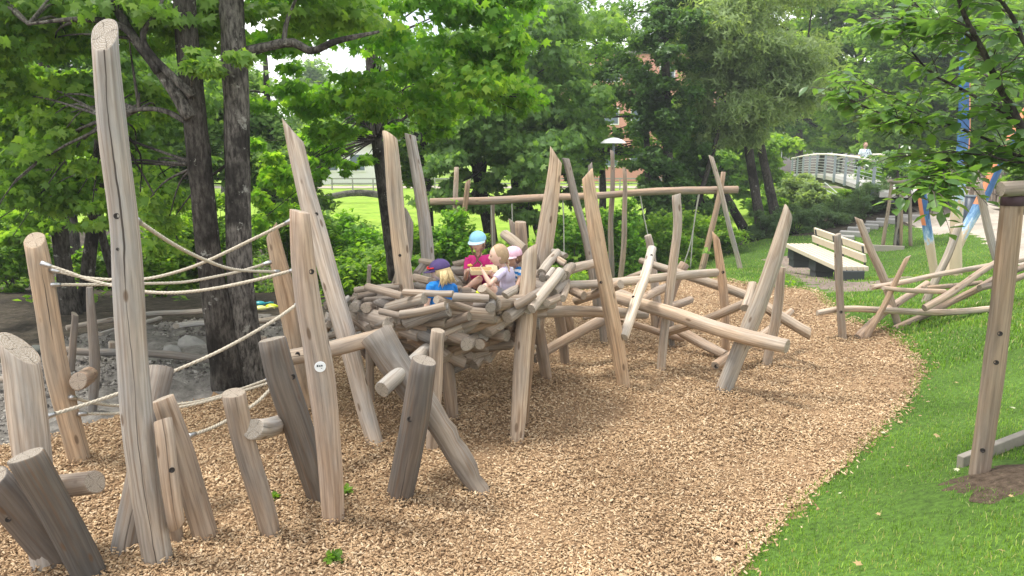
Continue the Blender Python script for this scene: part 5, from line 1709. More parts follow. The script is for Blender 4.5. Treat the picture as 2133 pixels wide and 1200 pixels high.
# trees at the far side of the meadow
k = 0
spots = [(-46, 66, 8), (-37, 78, 9), (-29, 64, 8), (-22, 80, 9), (-14, 92, 9), (-9, 74, 7), (-2, 96, 9), (3, 80, 7), (25, 92, 9), (33, 76, 8), (42, 88, 9), (52, 76, 9), (-55, 84, 10), (62, 90, 10), (-20, 52, 6), (-33, 48, 6.5), (28, 68, 8), (21, 62, 6)]
words = ['leftmost group', 'left group', 'left', 'left of the middle', 'middle']
for x, y, s in spots:
    z0 = -1.3
    root_lab = 'pale green park tree on the far side of the sunny meadow'
    tree(root_lab, Vector((x, y, z0)), [([Vector((x, y, z0 - .3)), Vector((x + .2, y, z0 + s * .5)), Vector((x - .2, y, z0 + s * 1.2))], [.35, .26, .12])],
         [(((x, y, z0 + s * .95), (s * .5, s * .45, s * .6)), 1500, 22), (((x + RNG.normal(0, 1.5), y - 1, z0 + s * .5), (s * .45, s * .4, s * .25)), 600, 10)], SPRIG, .62, M['far_leaf'], M['bark_dark'], 'park_tree', 'distant park trees', limb_n=3, limb_r=.1, flare=.2)
# trees along the stream on the left
for lab, x, D, bl in [
    ('bushy tree along the stream behind the slim maples, left', 120, 19, [(60, 250, 160, 110, 2400), (240, 160, 140, 110, 2200), (110, 80, 160, 100, 1800)]),
    ('bushy tree along the stream behind the double maple', 560, 20, [(560, 330, 90, 110, 2500), (470, 200, 110, 110, 1900), (660, 300, 80, 90, 1500), (620, 430, 70, 70, 1600), (350, 330, 100, 100, 1700)]),
    ('bushy tree along the stream filling the gap above the meadow', 880, 22, [(900, 330, 70, 70, 1300), (860, 230, 100, 80, 1500), (730, 270, 80, 50, 900)]),
    ('light green tree between the dark maple and the ivy clad tree', 1250, 30, [(1240, 330, 80, 40, 900), (1260, 60, 120, 100, 1500), (1210, 230, 60, 50, 800), (1400, 230, 60, 70, 900), (1440, 320, 60, 50, 700), (1270, 190, 50, 25, 250), (1290, 320, 60, 45, 900), (1245, 240, 35, 50, 500), (1310, 270, 30, 30, 250)])]:
    xx = P(x, 300, D).x
    z0 = h1(xx, D)
    tree(lab, Vector((xx, D, z0)), [([Vector((xx, D, z0 - .3)), Vector((xx + .15, D, z0 + 1.5)), P(x, 250, D), P(x - 10, 90, D)], [.16, .13, .11, .05])],
         [(PB(a, b, D, rx, ry, ry * D / F * 1.2), n) for a, b, rx, ry, n in bl], SPRIG, .2, M['maple_dark'] if D < 20.5 else M['shrub'], M['bark_dark'], 'stream_tree', limb_n=4, limb_r=.04, flare=.2)

# near tree on the right: branches reaching in from outside the frame
bN = Vector((3.9, 4.5, 0))
bN.z = h1(bN.x, bN.y)
near = empty('cherry_tree', bN, 'young tree with dark branches and glossy oval leaves reaching in beside the thick stake', 'tree')
top = Vector((3.85, 4.45, 2.75))
stem('trunk', [bN - Vector((0, 0, .3)), bN + Vector((.02, 0, .8)), Vector((3.87, 4.47, 1.9)), top, Vector((3.7, 4.4, 3.6)), Vector((3.5, 4.3, 4.6))], [.075, .062, .055, .05, .035, .02], M['bark_dark'], near)
limbs = [([top - Vector((0, 0, .25)), P(2180, 290, 4.2), P(2100, 212, 4.2), P(2050, 110, 4.15), P(2005, 20, 4.1), P(1985, -70, 4.1)], [.034, .028, .022, .018, .014, .008]),
         ([top - Vector((0, 0, .4)), P(2170, 282, 4.3), P(2086, 231, 4.4), P(2020, 195, 4.5), P(1943, 154, 4.7), P(1899, 107, 4.8), P(1850, 45, 4.9)], [.03, .02, .015, .012, .009, .006, .003]),
         ([top - Vector((0, 0, .6)), P(2150, 330, 4.3), P(2060, 292, 4.5), P(1970, 256, 4.7), P(1905, 226, 4.9), P(1840, 190, 5.0), P(1780, 170, 5.1)], [.025, .016, .012, .009, .007, .005, .002]),
         ([top, P(2190, 130, 4.0), P(2108, 32, 4.0), P(2060, -40, 4.0)], [.03, .022, .014, .008]),
         ([P(2050, 110, 4.15), P(2000, 62, 4.3), P(1930, 50, 4.5), P(1856, 44, 4.7)], [.009, .007, .005, .002]),
         ([top - Vector((0, 0, .7)), P(2140, 340, 4.2), P(2060, 325, 4.3), P(1990, 318, 4.5), P(1930, 320, 4.6), P(1890, 325, 4.7)], [.02, .013, .01, .008, .005, .002]),
         ([P(1990, 318, 4.5), P(1960, 360, 4.3), P(1935, 395, 4.2)], [.006, .004, .002]),
         ([P(1970, 256, 4.7), P(1900, 255, 4.6), P(1830, 235, 4.7), P(1765, 205, 4.8)], [.008, .006, .004, .002]),
         ([P(2086, 231, 4.4), P(2060, 130, 5.0), P(1960, 60, 5.4), P(1880, -20, 5.6)], [.01, .008, .006, .003])]
pos, dirs = [], []
tw = MB()
for pts, rs in limbs:
    c = catmull(pts, 26)
    stem('limb', pts, rs, M['bark_dark'], near, 8, 26)
    for i in range(5, 26):
        for _ in range(2):
            if RNG.random() > .95: continue
            t = (c[min(25, i + 1)] - c[i - 1]).normalized()
            yaw = RNG.uniform(0, 6.28)
            d = (t * .8 + Vector((math.cos(yaw), math.sin(yaw), RNG.normal(-.05, .25)))).normalized()
            ln = RNG.uniform(.12, .33)
            e = c[i] + d * ln + Vector((0, 0, -.05 * ln))
            m_ = c[i] + d * ln * .5 + Vector((0, 0, .015))
            tw.tube([c[i], m_, e], [.0035, .0026, .0015], 4)
            for q in np.arange(.04, ln, .036):
                u = q / ln
                pp = c[i] * (1 - u) + e * u
                pos.append(pp + Vector(RNG.normal(0, .008, 3)))
                side = 1 if int(q / .036) % 2 else -1
                o = (d + Vector((-d.y, d.x, 0)) * side * 1.2)
                dirs.append(o)
tw.build('twigs', M['twig'], near, True)
pos, dirs = np.array([tuple(p) for p in pos]), np.array([tuple(p) for p in dirs])
leaves('crown', pos, .088, OVATE, M['cherry'], near, .3, .2, .28, dirs)

# staked sapling on the lawn
bS = G(1862, 518)
dS = bS.y
sap = empty('sapling', bS, 'young thin tree tied between stakes on the lawn', 'tree')
stem('trunk', [P(1868, 520, dS), P(1869, 440, dS), P(1870, 370, dS), P(1874, 300, dS)], [.055, .045, .035, .02], M['bark'], sap, flare=.1)
p_, _ = blob(*PB(1870, 330, dS, 75, 28, .8), 900, 24)
leaves('crown', p_, .11, OVATE, M['cherry'], sap, .4)
p1, p2, p3 = (1838, 512), (1863, 522), (1897, 510)
fr = empty('stake_tripod', bS, 'three grey wooden stakes with cross rails around the young tree on the lawn', 'tree stakes')
for (a, b) in ((p1, (1858, 378)), (p2, (1876, 378)), (p3, (1894, 376))):
    make_log('stake', [P(a[0], a[1] + 8, dS), P(*b, dS)], [.048, .042], (.33, .3, .26), fr, sides=10, step=.2)
make_log('rail', [P(1850, 377, dS - .08), P(1880, 381, dS - .1)], [.045, .045], (.33, .28, .23), fr, sides=10, step=.2)
make_log('rail', [P(1872, 378, dS - .1), P(1904, 378, dS + .1)], [.05, .05], (.34, .29, .24), fr, sides=10, step=.2)
make_log('post', [P(1874, 522, dS + .1), P(1880, 385, dS + .1)], [.055, .05], (.42, .32, .2), fr, sides=10, step=.2)
MB().box(P(1843, 519, dS - .2), (.9, .05, .2), Matrix.Rotation(-.35, 3, 'Z'), .01).build('edging_board', plain('grey_board', (.3, .27, .23), .85, 0, .2, 8), fr)

# shrubs and ground cover
def shrub(label, px, py, D, rx, h, n, mat='shrub', size=.13, shape=SPRIG, group=None, ry=None):
    if D < 22 and group is None: h, n, rx = h * 1.3, int(n * 1.5), rx * 1.1
    if 'sunlit' in label or 'yellow green' in label: mat = 'maple_sun'  # bushes in the sun take the leaf colour with sunlight painted in
    x = P(px, py, D).x
    z = h1(x, D)
    root = empty('shrub', Vector((x, D, z)), label, 'shrub', group)
    r = rx * D / F
    p, cc = blob((x, D, z + h * .5), (r, ry or r * .8, h * .55), n, max(10, n // 90), .7, .34)
    p = p[p[:, 2] > z - .05]
    leaves('foliage', p, size, shape, M[mat], root, .6, .2)
    mb = MB()
    for c in cc[:12]:
        c = Vector(c)
        if c.z > z + .1: mb.tube(catmull([Vector((x + RNG.normal(0, .1), D + RNG.normal(0, .1), z)), Vector((c.x * .6 + x * .4, c.y, (c.z + z) * .5)), c], 6), [.014, .012, .01, .008, .006, .004], 5)
    mb.build('stems', M['twig'], root, True)
    return root


for a in [('dark undergrowth bush behind the sand pit at the picture edge', 20, 560, 12.8, 90, 1.1, 1500), ('low green bush between the slim maple trunks and the tall mast', 230, 540, 14, 70, .8, 900), ('small ferny bush right of the big double maple', 330, 610, 12.2, 32, .45, 360),
          ('bush behind the tall stained pointed post', 610, 520, 15.5, 80, 1.5, 2400), ('tall loose yellow green bush in the meadow gap behind the slim maple', 750, 480, 21, 50, 1.7, 700), ('tall loose yellow green bush in the meadow gap right of the silver grey post', 900, 470, 22, 45, 1.8, 800), ('tall loose yellow green bush behind the swing beam', 1200, 470, 22.5, 50, 2.0, 900), ('sunlit bush left of the tan nest post', 720, 520, 16, 80, 1.3, 2600), ('bush in the gap between the tan and silver grey posts', 850, 500, 16.5, 60, 1.2, 1800), ('sunlit bush behind the blue capped girl', 930, 500, 17, 65, 1.4, 2300),
          ('bush right of the blue capped girl below the swing beam', 1060, 500, 18, 60, 1.2, 1700), ('yellow green bush left of the orange tan post', 1180, 500, 18.5, 60, 1.35, 2200), ('yellow green bush between the swing posts', 1290, 480, 19, 55, 1.5, 2200),
          ('dark bush under the ivy clad tree', 1380, 520, 20.5, 70, 1.1, 2200), ('dark bush right of the crooked pale post', 1470, 510, 21.5, 60, 1.1, 1800), ('tangled bush behind the double maple', 470, 560, 15, 80, 1.4, 2000), ('dark bush left of the double maple under its hanging bough', 350, 560, 14.5, 80, 1.3, 1900), ('low bush behind the pointed grey nest post', 780, 570, 14.2, 90, .7, 1700)]:
    shrub(*a)
for a in [('light green bush in front of the left end of the footbridge', 1660, 400, 31, 60, 1.7, 2300, 'willow', .17), ('bush growing against the footbridge deck', 1700, 390, 29, 45, 1.3, 1600, 'willow', .16), ('bush left of the footbridge under the feathery tree', 1600, 380, 30, 40, 2.0, 1500, 'shrub', .18),
          ('bush below the willow trunks', 1640, 450, 26.5, 50, 1.0, 1500, 'shrub', .14), ('reddish tinged bush under the bridge end', 1760, 400, 27, 40, .8, 900, 'shrub', .14), ('dark bush right of the footbridge', 1850, 360, 31, 60, 1.6, 1800, 'shrub', .17), ('yellow bush at the left end of the footbridge railing', 1625, 340, 47, 45, 2.0, 900, 'far_leaf', .3),
          ('dark green bush behind the palisade fence', 2000, 330, 33, 110, 2.2, 2600, 'shrub', .2), ('dark bush at the right end of the palisade', 2120, 390, 24, 45, 1.8, 1600, 'shrub', .15)]:
    shrub(*a)
# clipped low shrubs along the slope to the bridge
hp = []
for i, (px, D) in enumerate([(1590, 23.6), (1625, 23.7), (1662, 23.8), (1700, 24), (1738, 24.3), (1775, 24.6), (1810, 25), (1840, 25.4)]):
    words_ = ['nearest the lawn crest', 'second from the lawn crest', 'third from the lawn', 'fourth from the lawn', 'fourth from the path', 'third from the path', 'second from the path', 'end one at the path']
    shrub('low dense grey green shrub in the row behind the bench, ' + words_[i], px, 440, D, 34, .95, 1900, 'juniper', .085, SPRIG_SLIM, 'row of low shrubs behind the bench', ry=.9)
# creeping undergrowth along the shady bank
n = 9000
ux, uy = RNG.uniform(-13, 7, n), RNG.uniform(10.5, 27, n)
uz = H(ux, uy)
m_ = ~inside(SAND, ux, uy) & ~inside(CHIPS, ux, uy) & ~inside(LAWN, ux, uy) & (np.sin(ux * 1.7 + np.sin(uy)) + np.sin(uy * 1.3) + .04 * (uy - 14) * 3 > -.1)
m_ &= (uy > 13) | (RNG.random(n) < .25)
up_ = np.c_[ux, uy, uz + RNG.gamma(2, .11, n)][m_]
tag(leaves('undergrowth', up_, .15, SPRIG, M['shrub'], None, .5, .2), 'low leafy undergrowth covering the shady bank', 'undergrowth', kind='stuff')

# ------------------------------------------------------------------ swing frame at the back
SD = 17.5
swing = empty('swing_set', P(1273, 575, SD), 'long swing frame with one level beam on crooked crossed posts at the back', 'swing')


def spost(px, w, tone, D, parent=swing, name='post', ext=True, **kw):
    pts = [P(a, b, D + (q[0] if q else 0)) for a, b, *q in px]
    rs = [x * p.y / F / 2 for x, p in zip(w, pts)]
    last = pts[-1]
    if ext:
        zz = h1(last.x, last.y) - .2
        if last.z > zz:
            d = (pts[-1] - pts[-2]).normalized()
            pts.append(last + d * min(3, (last.z - zz) / max(.2, -d.z)))
            rs.append(rs[-1])
    return make_log(name, pts[::-1], list(np.interp(np.linspace(0, 1, 10), np.linspace(0, 1, len(rs)), rs[::-1])), tone, parent, sides=12, step=.2, **kw)


make_log('beam', [P(896, 421, SD), P(1060, 416, SD), P(1270, 405, SD), P(1400, 398, SD), P(1537, 395, SD)], [x * SD / F / 2 for x in (14, 16, 15, 15, 16, 15)], (.45, .33, .24), swing, sides=14, step=.15)
spost([(951, 348), (949, 420), (955, 500), (957, 570)], [10, 11, 12, 14], TAN, SD + .2)
spost([(975, 378), (970, 425), (960, 500), (950, 580)], [10, 11, 11, 11], (.45, .29, .18), SD - .25, cut1=(.8, .5))
spost([(1026, 425), (1028, 500), (1030, 570)], [9, 10, 10], (.3, .25, .2), SD + .25)
spost([(1275, 314), (1276, 400), (1272, 490), (1274, 576)], [8, 10, 11, 11], (.36, .3, .25), SD + .25, cut1=(-.6, 0))
spost([(1301, 350), (1302, 420), (1300, 500), (1293, 570)], [8, 10, 11, 11], (.45, .36, .29), SD - .25, cut1=(-.8, 0))
spost([(1481, 325), (1508, 425), (1535, 530), (1550, 606)], [8, 10, 11, 11], SILV, SD - .9, cut1=(-1, 0))
spost([(1507, 358), (1494, 430), (1478, 500), (1460, 566)], [10, 12, 12, 13], (.48, .33, .22), SD - .25)
M['dark_rope'] = plain('grey_rope', (.4, .39, .33), .85)
for lab, px in (('hanging swing rope right of the crooked pale post', [(1457, 402), (1445, 470), (1438, 560)]), ('second swing rope slack near the bushes', [(1455, 404), (1440, 500), (1424, 552)]), ('swing rope above the stubby post', [(1333, 405), (1341, 450), (1350, 492)]), ('swing rope left of the pink capped child', [(1022, 420), (1025, 470), (1027, 540)]), ('thin swing rope above the girl in lavender', [(1066, 418), (1067, 460), (1068, 540)]), ('thin swing rope beside the pointed nest post', [(1172, 412), (1174, 460), (1175, 540)])):
    ro = MB().tube(catmull([P(a, b, SD) for a, b in px], 14), .016, 6).build('swing_rope', M['dark_rope'], None, True)
    tag(ro, lab, 'rope', 'ropes hanging from the swing beam')

# ------------------------------------------------------------------ painted poles
mP, n, l, b = new_mat('painted_pole')
at = n.new('ShaderNodeAttribute')
at.attribute_name = 'pt'
sp = n.new('ShaderNodeSeparateXYZ')
l.new(at.outputs['Vector'], sp.inputs[0])
gcn = n.new('ShaderNodeAttribute')
gcn.attribute_name = 'gc'
nz = noise(n, l, mapping(n, l, gcn.outputs['Vector'], (22, 22, 6)), 1, 5, .65)
hgt = math_(n, l, 'ADD', sp.outputs['X'], mrange(n, l, nz.outputs['Fac'], .3, .7, -.09, .09))
rp = ramp(n, [(0, (.56, .45, .32)), (.31, (.56, .45, .32)), (.325, (.5, .62, .72)), (.4, (.17, .32, .5)), (.5, (.04, .13, .31)), (.62, (.03, .09, .24)), (.7, (.04, .14, .33)), (1, (.02, .03, .12))])
l.new(hgt, rp.inputs[0])
org = mrange(n, l, sp.outputs['Y'], .45, .5, 0, 1)
org = math_(n, l, 'MULTIPLY', org, math_(n, l, 'GREATER_THAN', sp.outputs['X'], .46))
l.new(mix(n, l, org, rp.outputs[0], (.62, .22, .1)), b.inputs['Base Color'])
b.inputs['Roughness'].default_value = .6


def painted(label, px, w, D, p0, p1, side, foot=True):
    pts = [P(a, c, D) for a, c in px]
    rs = [x * D / F / 2 for x in w]
    if foot:
        d = (pts[-1] - pts[-2]).normalized()
        pts.append(pts[-1] + d * .25)
        rs.append(rs[-1])
    o = make_log('painted_pole', pts[::-1], list(np.interp(np.linspace(0, 1, 12), np.linspace(0, 1, len(rs)), rs[::-1])), TAN, None, sides=20, step=.12)
    me = o.data
    zs = np.array([tuple(v.co) for v in me.vertices])
    t = (zs[:, 2] - zs[:, 2].min()) / (zs[:, 2].max() - zs[:, 2].min())
    nr = np.array([tuple(v.normal) for v in me.vertices])
    a = me.attributes.new('pt', 'FLOAT_VECTOR', 'POINT')
    a.data.foreach_set('vector', np.c_[p0 + (p1 - p0) * t, nr[:, 0] * side, t].astype(np.float32).ravel())
    me.materials.clear()
    me.materials.append(mP)
    me.materials.append(M['end'])
    return tag(o, label, 'painted pole', 'painted poles by the path')


painted('shorter upright pole painted dark blue with an orange edge, left of the other painted poles', [(1910, 335), (1920, 400), (1932, 470), (1940, 530), (1947, 578)], [15, 16, 17, 18, 17], 13.5, -.1, 1.0, -1)
painted('tallest painted pole, light blue to navy with an orange stripe on its right', [(2014, 30), (2010, 150), (2005, 300), (1998, 400), (1990, 500), (1993, 590)], [14, 20, 23, 26, 22, 22], 13.0, -.05, .95, 1)
painted('slanting painted pole crossing behind, blue over white with an orange tip', [(2145, 225), (2090, 320), (2048, 410), (2005, 490), (1972, 570)], [20, 22, 24, 23, 19], 13.9, -.02, 1.0, -1)

# ------------------------------------------------------------------ bench
bA_, bB_ = G(1783, 584), G(1648, 535)
bD_ = bA_.y
pe = P(1777, 556, bD_)                               # near end of the seat
pf = P(1663, 505, bD_ + 3.0)
ang = math.atan2(pf.y - pe.y, pf.x - pe.x)
Lb = math.hypot(pf.x - pe.x, pf.y - pe.y)
bz0 = pe.z - .1
u = Vector((math.cos(ang), math.sin(ang), (pf.z - pe.z) / Lb * .6)).normalized()
nrm = Vector((-u.y, u.x, 0)).normalized()
if nrm.x < 0: nrm = -nrm                             # towards the backrest
upb = u.cross(nrm)
if upb.z < 0: upb = -upb
RBn = Matrix((u, nrm, upb)).transposed()
bench = empty('park_bench', bA_, 'long cream slatted wooden bench with two low backrests on dark block feet', 'bench')
M['bench'] = plain('cream_timber', (.55, .48, .37), .7, 0, .12, 8, .15)
M['foot'] = plain('anthracite_block', (.045, .05, .055), .7)
ctr = pe + u * (Lb / 2)
for sgn in (0, 1):
    mb = MB()
    for k in range(6):
        mb.box(pe + u * (Lb * (.25 + .5 * sgn)) + nrm * (.1 * (k - 2.5)) - upb * .04, (Lb / 2 - .012, .074, .085), RBn, .008)
    mb.build('seat', M['bench'], bench)
for sgn in (0, 1):
    mb = MB()
    tilt = Matrix.Rotation(-.22, 3, u)
    for k in range(2):
        mb.box(pe + u * (Lb * (.27 + .475 * sgn)) + nrm * (.27 + .03 * k) + upb * (.13 + .165 * k), (Lb * .43, .05, .15), tilt @ RBn, .01)
    br_ = mb.build('backrest', M['bench'], bench)
    mb = MB()
    for e in (-.17, .17): mb.box(pe + u * (Lb * (.27 + .475 * sgn + e)) + nrm * .3 + upb * .14, (.05, .02, .4), tilt @ RBn)
    mb.build('bracket', M['foot'], br_)
for t in (.05, .5, .95):
    MB().box(pe + u * (Lb * t) - upb * .2, (.4, .4, .26), RBn, .01).box(pe + u * (Lb * t) - upb * .34, (.34, .34, .3), RBn).build('foot', M['foot'], bench)

# ------------------------------------------------------------------ litter bin, palisade, sign, steps
bb = G(2016, 470)
lb = empty('litter_bin', bb, 'dark blue grey cylindrical litter bin at the edge of the path', 'litter bin')
M['bin'] = plain('bin_blue', (.035, .05, .075), .45)
sc = bb.y / F
MB().tube([bb - Vector((0, 0, .1)), bb + Vector((0, 0, .02)), bb + Vector((0, 0, 60 * sc))], [10.5 * sc, 10.5 * sc, 11 * sc], 24).build('body', M['bin'], lb, True)
MB().tube([bb + Vector((0, 0, 60 * sc)), bb + Vector((0, 0, 61.5 * sc)), bb + Vector((0, 0, 63 * sc))], [11.6 * sc, 11.8 * sc, 11.2 * sc], 24).build('lid', plain('bin_rim', (.12, .15, .18), .4), lb)

pal = empty('palisade_fence', P(2010, 410, 28), 'rustic palisade fence of thin upright grey sticks beside the path', 'fence')
n = 120
v = MB()
for i in range(n):
    t = i / (n - 1)
    D = 33 - 7 * t
    px = 1928 + 162 * t
    x = P(px, 380, D).x
    z = h1(x, D)
    h = 1.05 + RNG.uniform(-.12, .12) + .12 * (1 - t)
    a = Vector((x + RNG.normal(0, .015), D + RNG.normal(0, .02), z - .1))
    v.tube([a, a + Vector((RNG.normal(0, .03), 0, h * .5)), a + Vector((RNG.normal(0, .05), RNG.normal(0, .03), h))], [.024, .023, .018], 6)
M['stick'] = island_material('grey_stick', [(0, (.13, .1, .08)), (.5, (.26, .21, .17)), (1, (.42, .36, .3))])
v.build('stick_panel', M['stick'], pal)
for t in (0, .5, 1):
    D = 33 - 7 * t
    x = P(1928 + 162 * t, 380, D).x
    z = h1(x, D)
    MB().tube([(x, D - .06, z - .1), (x, D - .06, z + 1.2)], .05, 10).build('post', M['twig'], pal)
mb = MB()
for hh in (.3, .85): mb.tube([(P(1928 + 162 * t, 380, 33 - 7 * t).x, 33 - 7 * t + .05, h1(P(1928 + 162 * t, 380, 33 - 7 * t).x, 33 - 7 * t) + hh) for t in np.linspace(0, 1, 8)], .025, 6)
mb.build('rail', M['twig'], pal)

sg = P(1627, 340, 46)
sgz = h1(sg.x, 46)
sign = empty('sign', Vector((sg.x, 46, sgz)), 'small turquoise sign with white marks on a thin post beyond the footbridge', 'sign')
MB().tube([(sg.x, 46, sgz - .2), (sg.x, 46, P(1627, 290, 46).z)], .035, 8).build('pole', plain('galvanised', (.5, .52, .52), .5, .6), sign)
c = P(1626.5, 292, 45.94)
plate = MB().box(c, (.3, .03, .34), None, .02).box(c + Vector((0, 0, .22)), (.16, .03, .12), Matrix.Rotation(math.pi / 4, 3, 'Y'), .01).build('plate', plain('turquoise_enamel', (.01, .42, .4), .4), sign)
M['white'] = plain('white_paint', (.78, .78, .76), .5)
mb = MB()
mb.box(c + Vector((0, -.02, .1)), (.07, .012, .07), None, .01).box(c + Vector((-.03, -.02, -.01)), (.05, .012, .13), Matrix.Rotation(.4, 3, 'Y')).box(c + Vector((.05, -.02, -.04)), (.05, .012, .12), Matrix.Rotation(-.5, 3, 'Y')).box(c + Vector((.02, -.02, .03)), (.14, .012, .04), Matrix.Rotation(.2, 3, 'Y'))
mb.build('white_mark', M['white'], plate)

M['granite'] = plain('pale_granite', (.3, .29, .275), .85, 0, .2, 14, .2)
steps = empty('garden_steps', G(1790, 480), 'pale stone steps climbing the lawn behind the bench', 'steps')
for i, (px, py, w) in enumerate([(1757, 500, 40), (1772, 491, 42), (1788, 483, 42), (1806, 476, 42), (1826, 470, 42), (1848, 464, 42), (1872, 459, 44), (1900, 456, 44)]):
    g = G(px, py)
    MB().box(g + Vector((0, 0, .03)), (w * g.y / F, .34, .2), Matrix.Rotation(-.5, 3, 'Z'), .015).build('step', M['granite'], steps)

# ------------------------------------------------------------------ footbridge and the man on its railing
br0, br1 = P(1800, 390, 26.5), P(1655, 362, 46)
bdir = Vector((br1.x - br0.x, br1.y - br0.y, 0))
bl = bdir.length
bdir.normalize()
bn = Vector((bdir.y, -bdir.x, 0))                     # to the far (right) side
bridge = empty('footbridge', br0, 'arched footbridge with white handrails, thin wires and slanted steel posts', 'bridge')
M['bsteel'] = plain('painted_steel', (.32, .36, .4), .45, .3)
M['rail'] = plain('pale_handrail', (.72, .66, .6), .5)
M['wire'] = plain('pale_wire', (.6, .66, .62), .4, .4)
M['deckm'] = plain('deck_plank', (.4, .39, .36), .8)


def bp(t, side, z):
    p = br0 + bdir * (bl * t) + bn * (side * 2.6)
    zz = br0.z + (br1.z - br0.z) * t + .22 * math.sin(math.pi * (t * .9 + .05)) - .03
    return Vector((p.x, p.y, zz + z))


TT = np.linspace(-.12, 1.1, 22)
mb = MB()
for i in range(21):
    a, b_ = TT[i], TT[i + 1]
    q = [bp(a, 0, 0), bp(b_, 0, 0), bp(b_, 1, 0), bp(a, 1, 0)]
    mb.add(q + [p - Vector((0, 0, .16)) for p in q], [(0, 1, 2, 3), (7, 6, 5, 4), (0, 4, 5, 1), (3, 2, 6, 7)] + ([(0, 3, 7, 4)] if i == 0 else []) + ([(1, 5, 6, 2)] if i == 20 else []))
mb.build('deck', M['deckm'], bridge)
for side in (0, 1):
    MB().tube([bp(t, side, .98) for t in TT], .045, 8).build('handrail', M['rail'], bridge, True)
    mb = MB()
    for z in (.12, .25, .38, .51, .64, .77): mb.tube([bp(t, side, z) for t in TT], .011, 5)
    mb.build('railing_wires', M['wire'], bridge)
    for t in np.linspace(-.08, 1.05, 10):
        p0, p1 = bp(t, side, -.2), bp(t, side, .97)
        o = bn * (-.1 if side == 0 else .1)
        MB().box((p0 + p1) / 2 + o * .5, (.1, .05, 1.17), basis(bdir), .008).build('railing_post', M['bsteel'], bridge)
mb = MB()
mb.tube([bp(t, .15, -.32) for t in TT], .1, 8).tube([bp(t, .85, -.32) for t in TT], .1, 8)
mb.build('girder', M['foot'], bridge, True)
MB().tube([P(1700, 388, 33), P(1742, 406, 29.5)], .03, 6).tube([P(1718, 380, 33), P(1744, 402, 29.5)], .02, 6).build('stay_rod', M['wire'], bridge)

MD = 32.0
k = MD / F
pc = lambda x, y, d=0.0: P(x, y, MD + d)
man = make_person('person in a light blue patterned shirt and dark shorts sitting on the footbridge railing', dict(
    scale=1.0, head=pc(1803, 302.5), hr=.115, fwd=(-.1, -1, -.15), chest=pc(1801, 319), pelvis=pc(1801, 334), sh=(pc(1793, 313), pc(1810, 313)),
    arms=[(pc(1789, 325), pc(1793, 333, -.15), Vector((1, -.2, 0))), (pc(1815, 325), pc(1808, 331, -.25), Vector((-1, -.2, 0)))],
    legs=[(pc(1798, 335), pc(1796, 337, -.4), pc(1797, 357, -.45), pc(1796, 358, -.65)), (pc(1806, 335), pc(1813, 337, -.4), pc(1814, 357, -.45), pc(1815, 358, -.65))], short=1.0, sleeve=.8),
    dict(skin='skin_tan', shirt=None, shorts=cloth('black_shorts', (.02, .02, .03)), hair='brown_hair', shoes=cloth('dark_shoe', (.05, .05, .06))))
mH, n, l, b = new_mat('floral_shirt')
tc = n.new('ShaderNodeTexCoord')
vo = n.new('ShaderNodeTexVoronoi')
vo.inputs['Scale'].default_value = 11
l.new(tc.outputs['Object'], vo.inputs['Vector'])
l.new(mix(n, l, mrange(n, l, vo.outputs['Distance'], .3, .36), (.12, .2, .3), (.66, .74, .8)), b.inputs['Base Color'])
for ch in man.children:
    if ch.name.startswith('shirt'):
        ch.data.materials.clear()
        ch.data.materials.append(mH)

# ------------------------------------------------------------------ street lamp, building glimpses, meadow fence
lp = P(1278, 295, 20)
lz = h1(lp.x, 20)
lamp = empty('street_lamp', Vector((lp.x, 20, lz)), 'park lamp with a wide white mushroom shade above the swing posts', 'lamp')
MB().tube([(lp.x, 20, lz - .2), (lp.x, 20, lz + 1), (lp.x, 20, lp.z - .02)], [.06, .05, .035], 10).build('pole', M['bsteel'], lamp, True)
mb = MB()
prof = [(.02, .13), (.12, .12), (.3, .06), (.42, -.03), (.43, -.06), (.4, -.055), (.12, .0), (.02, .02)]
mb.add([(lp.x + r_ * .8 * math.cos(a), 20 + r_ * .8 * math.sin(a), lp.z + z_ * .8) for r_, z_ in prof for a in np.linspace(0, 2 * math.pi, 24, endpoint=False)],
       [(i * 24 + j, i * 24 + (j + 1) % 24, (i + 1) * 24 + (j + 1) % 24, (i + 1) * 24 + j) for i in range(7) for j in range(24)])
mb.build('lamp_shade', M['white'], lamp, True)


def building(label, x0, x1, y, dep, z0, z1, wall, nwin, floors, roof):
    root = empty('building', Vector(((x0 + x1) / 2, y, z0)), label, 'building')
    MB().box(((x0 + x1) / 2, y + dep / 2, (z0 + z1) / 2), (x1 - x0, dep, z1 - z0)).build('wall', wall, root)
    MB().box(((x0 + x1) / 2, y + dep / 2, z1 + .2), (x1 - x0 + .8, dep + .8, .4)).build('roof', roof, root)
    fh = (z1 - z0) / floors
    for f in range(floors):
        for i in range(nwin):
            cx = x0 + (x1 - x0) * (i + .5) / nwin
            cz = z0 + fh * (f + .55)
            fr = MB().box((cx, y - .03, cz), (1.5, .16, 1.6), None, .02).build('window', M['white'], root)
            MB().box((cx, y - .1, cz), (1.25, .06, 1.35)).build('pane', M['glass'], fr)
    return root


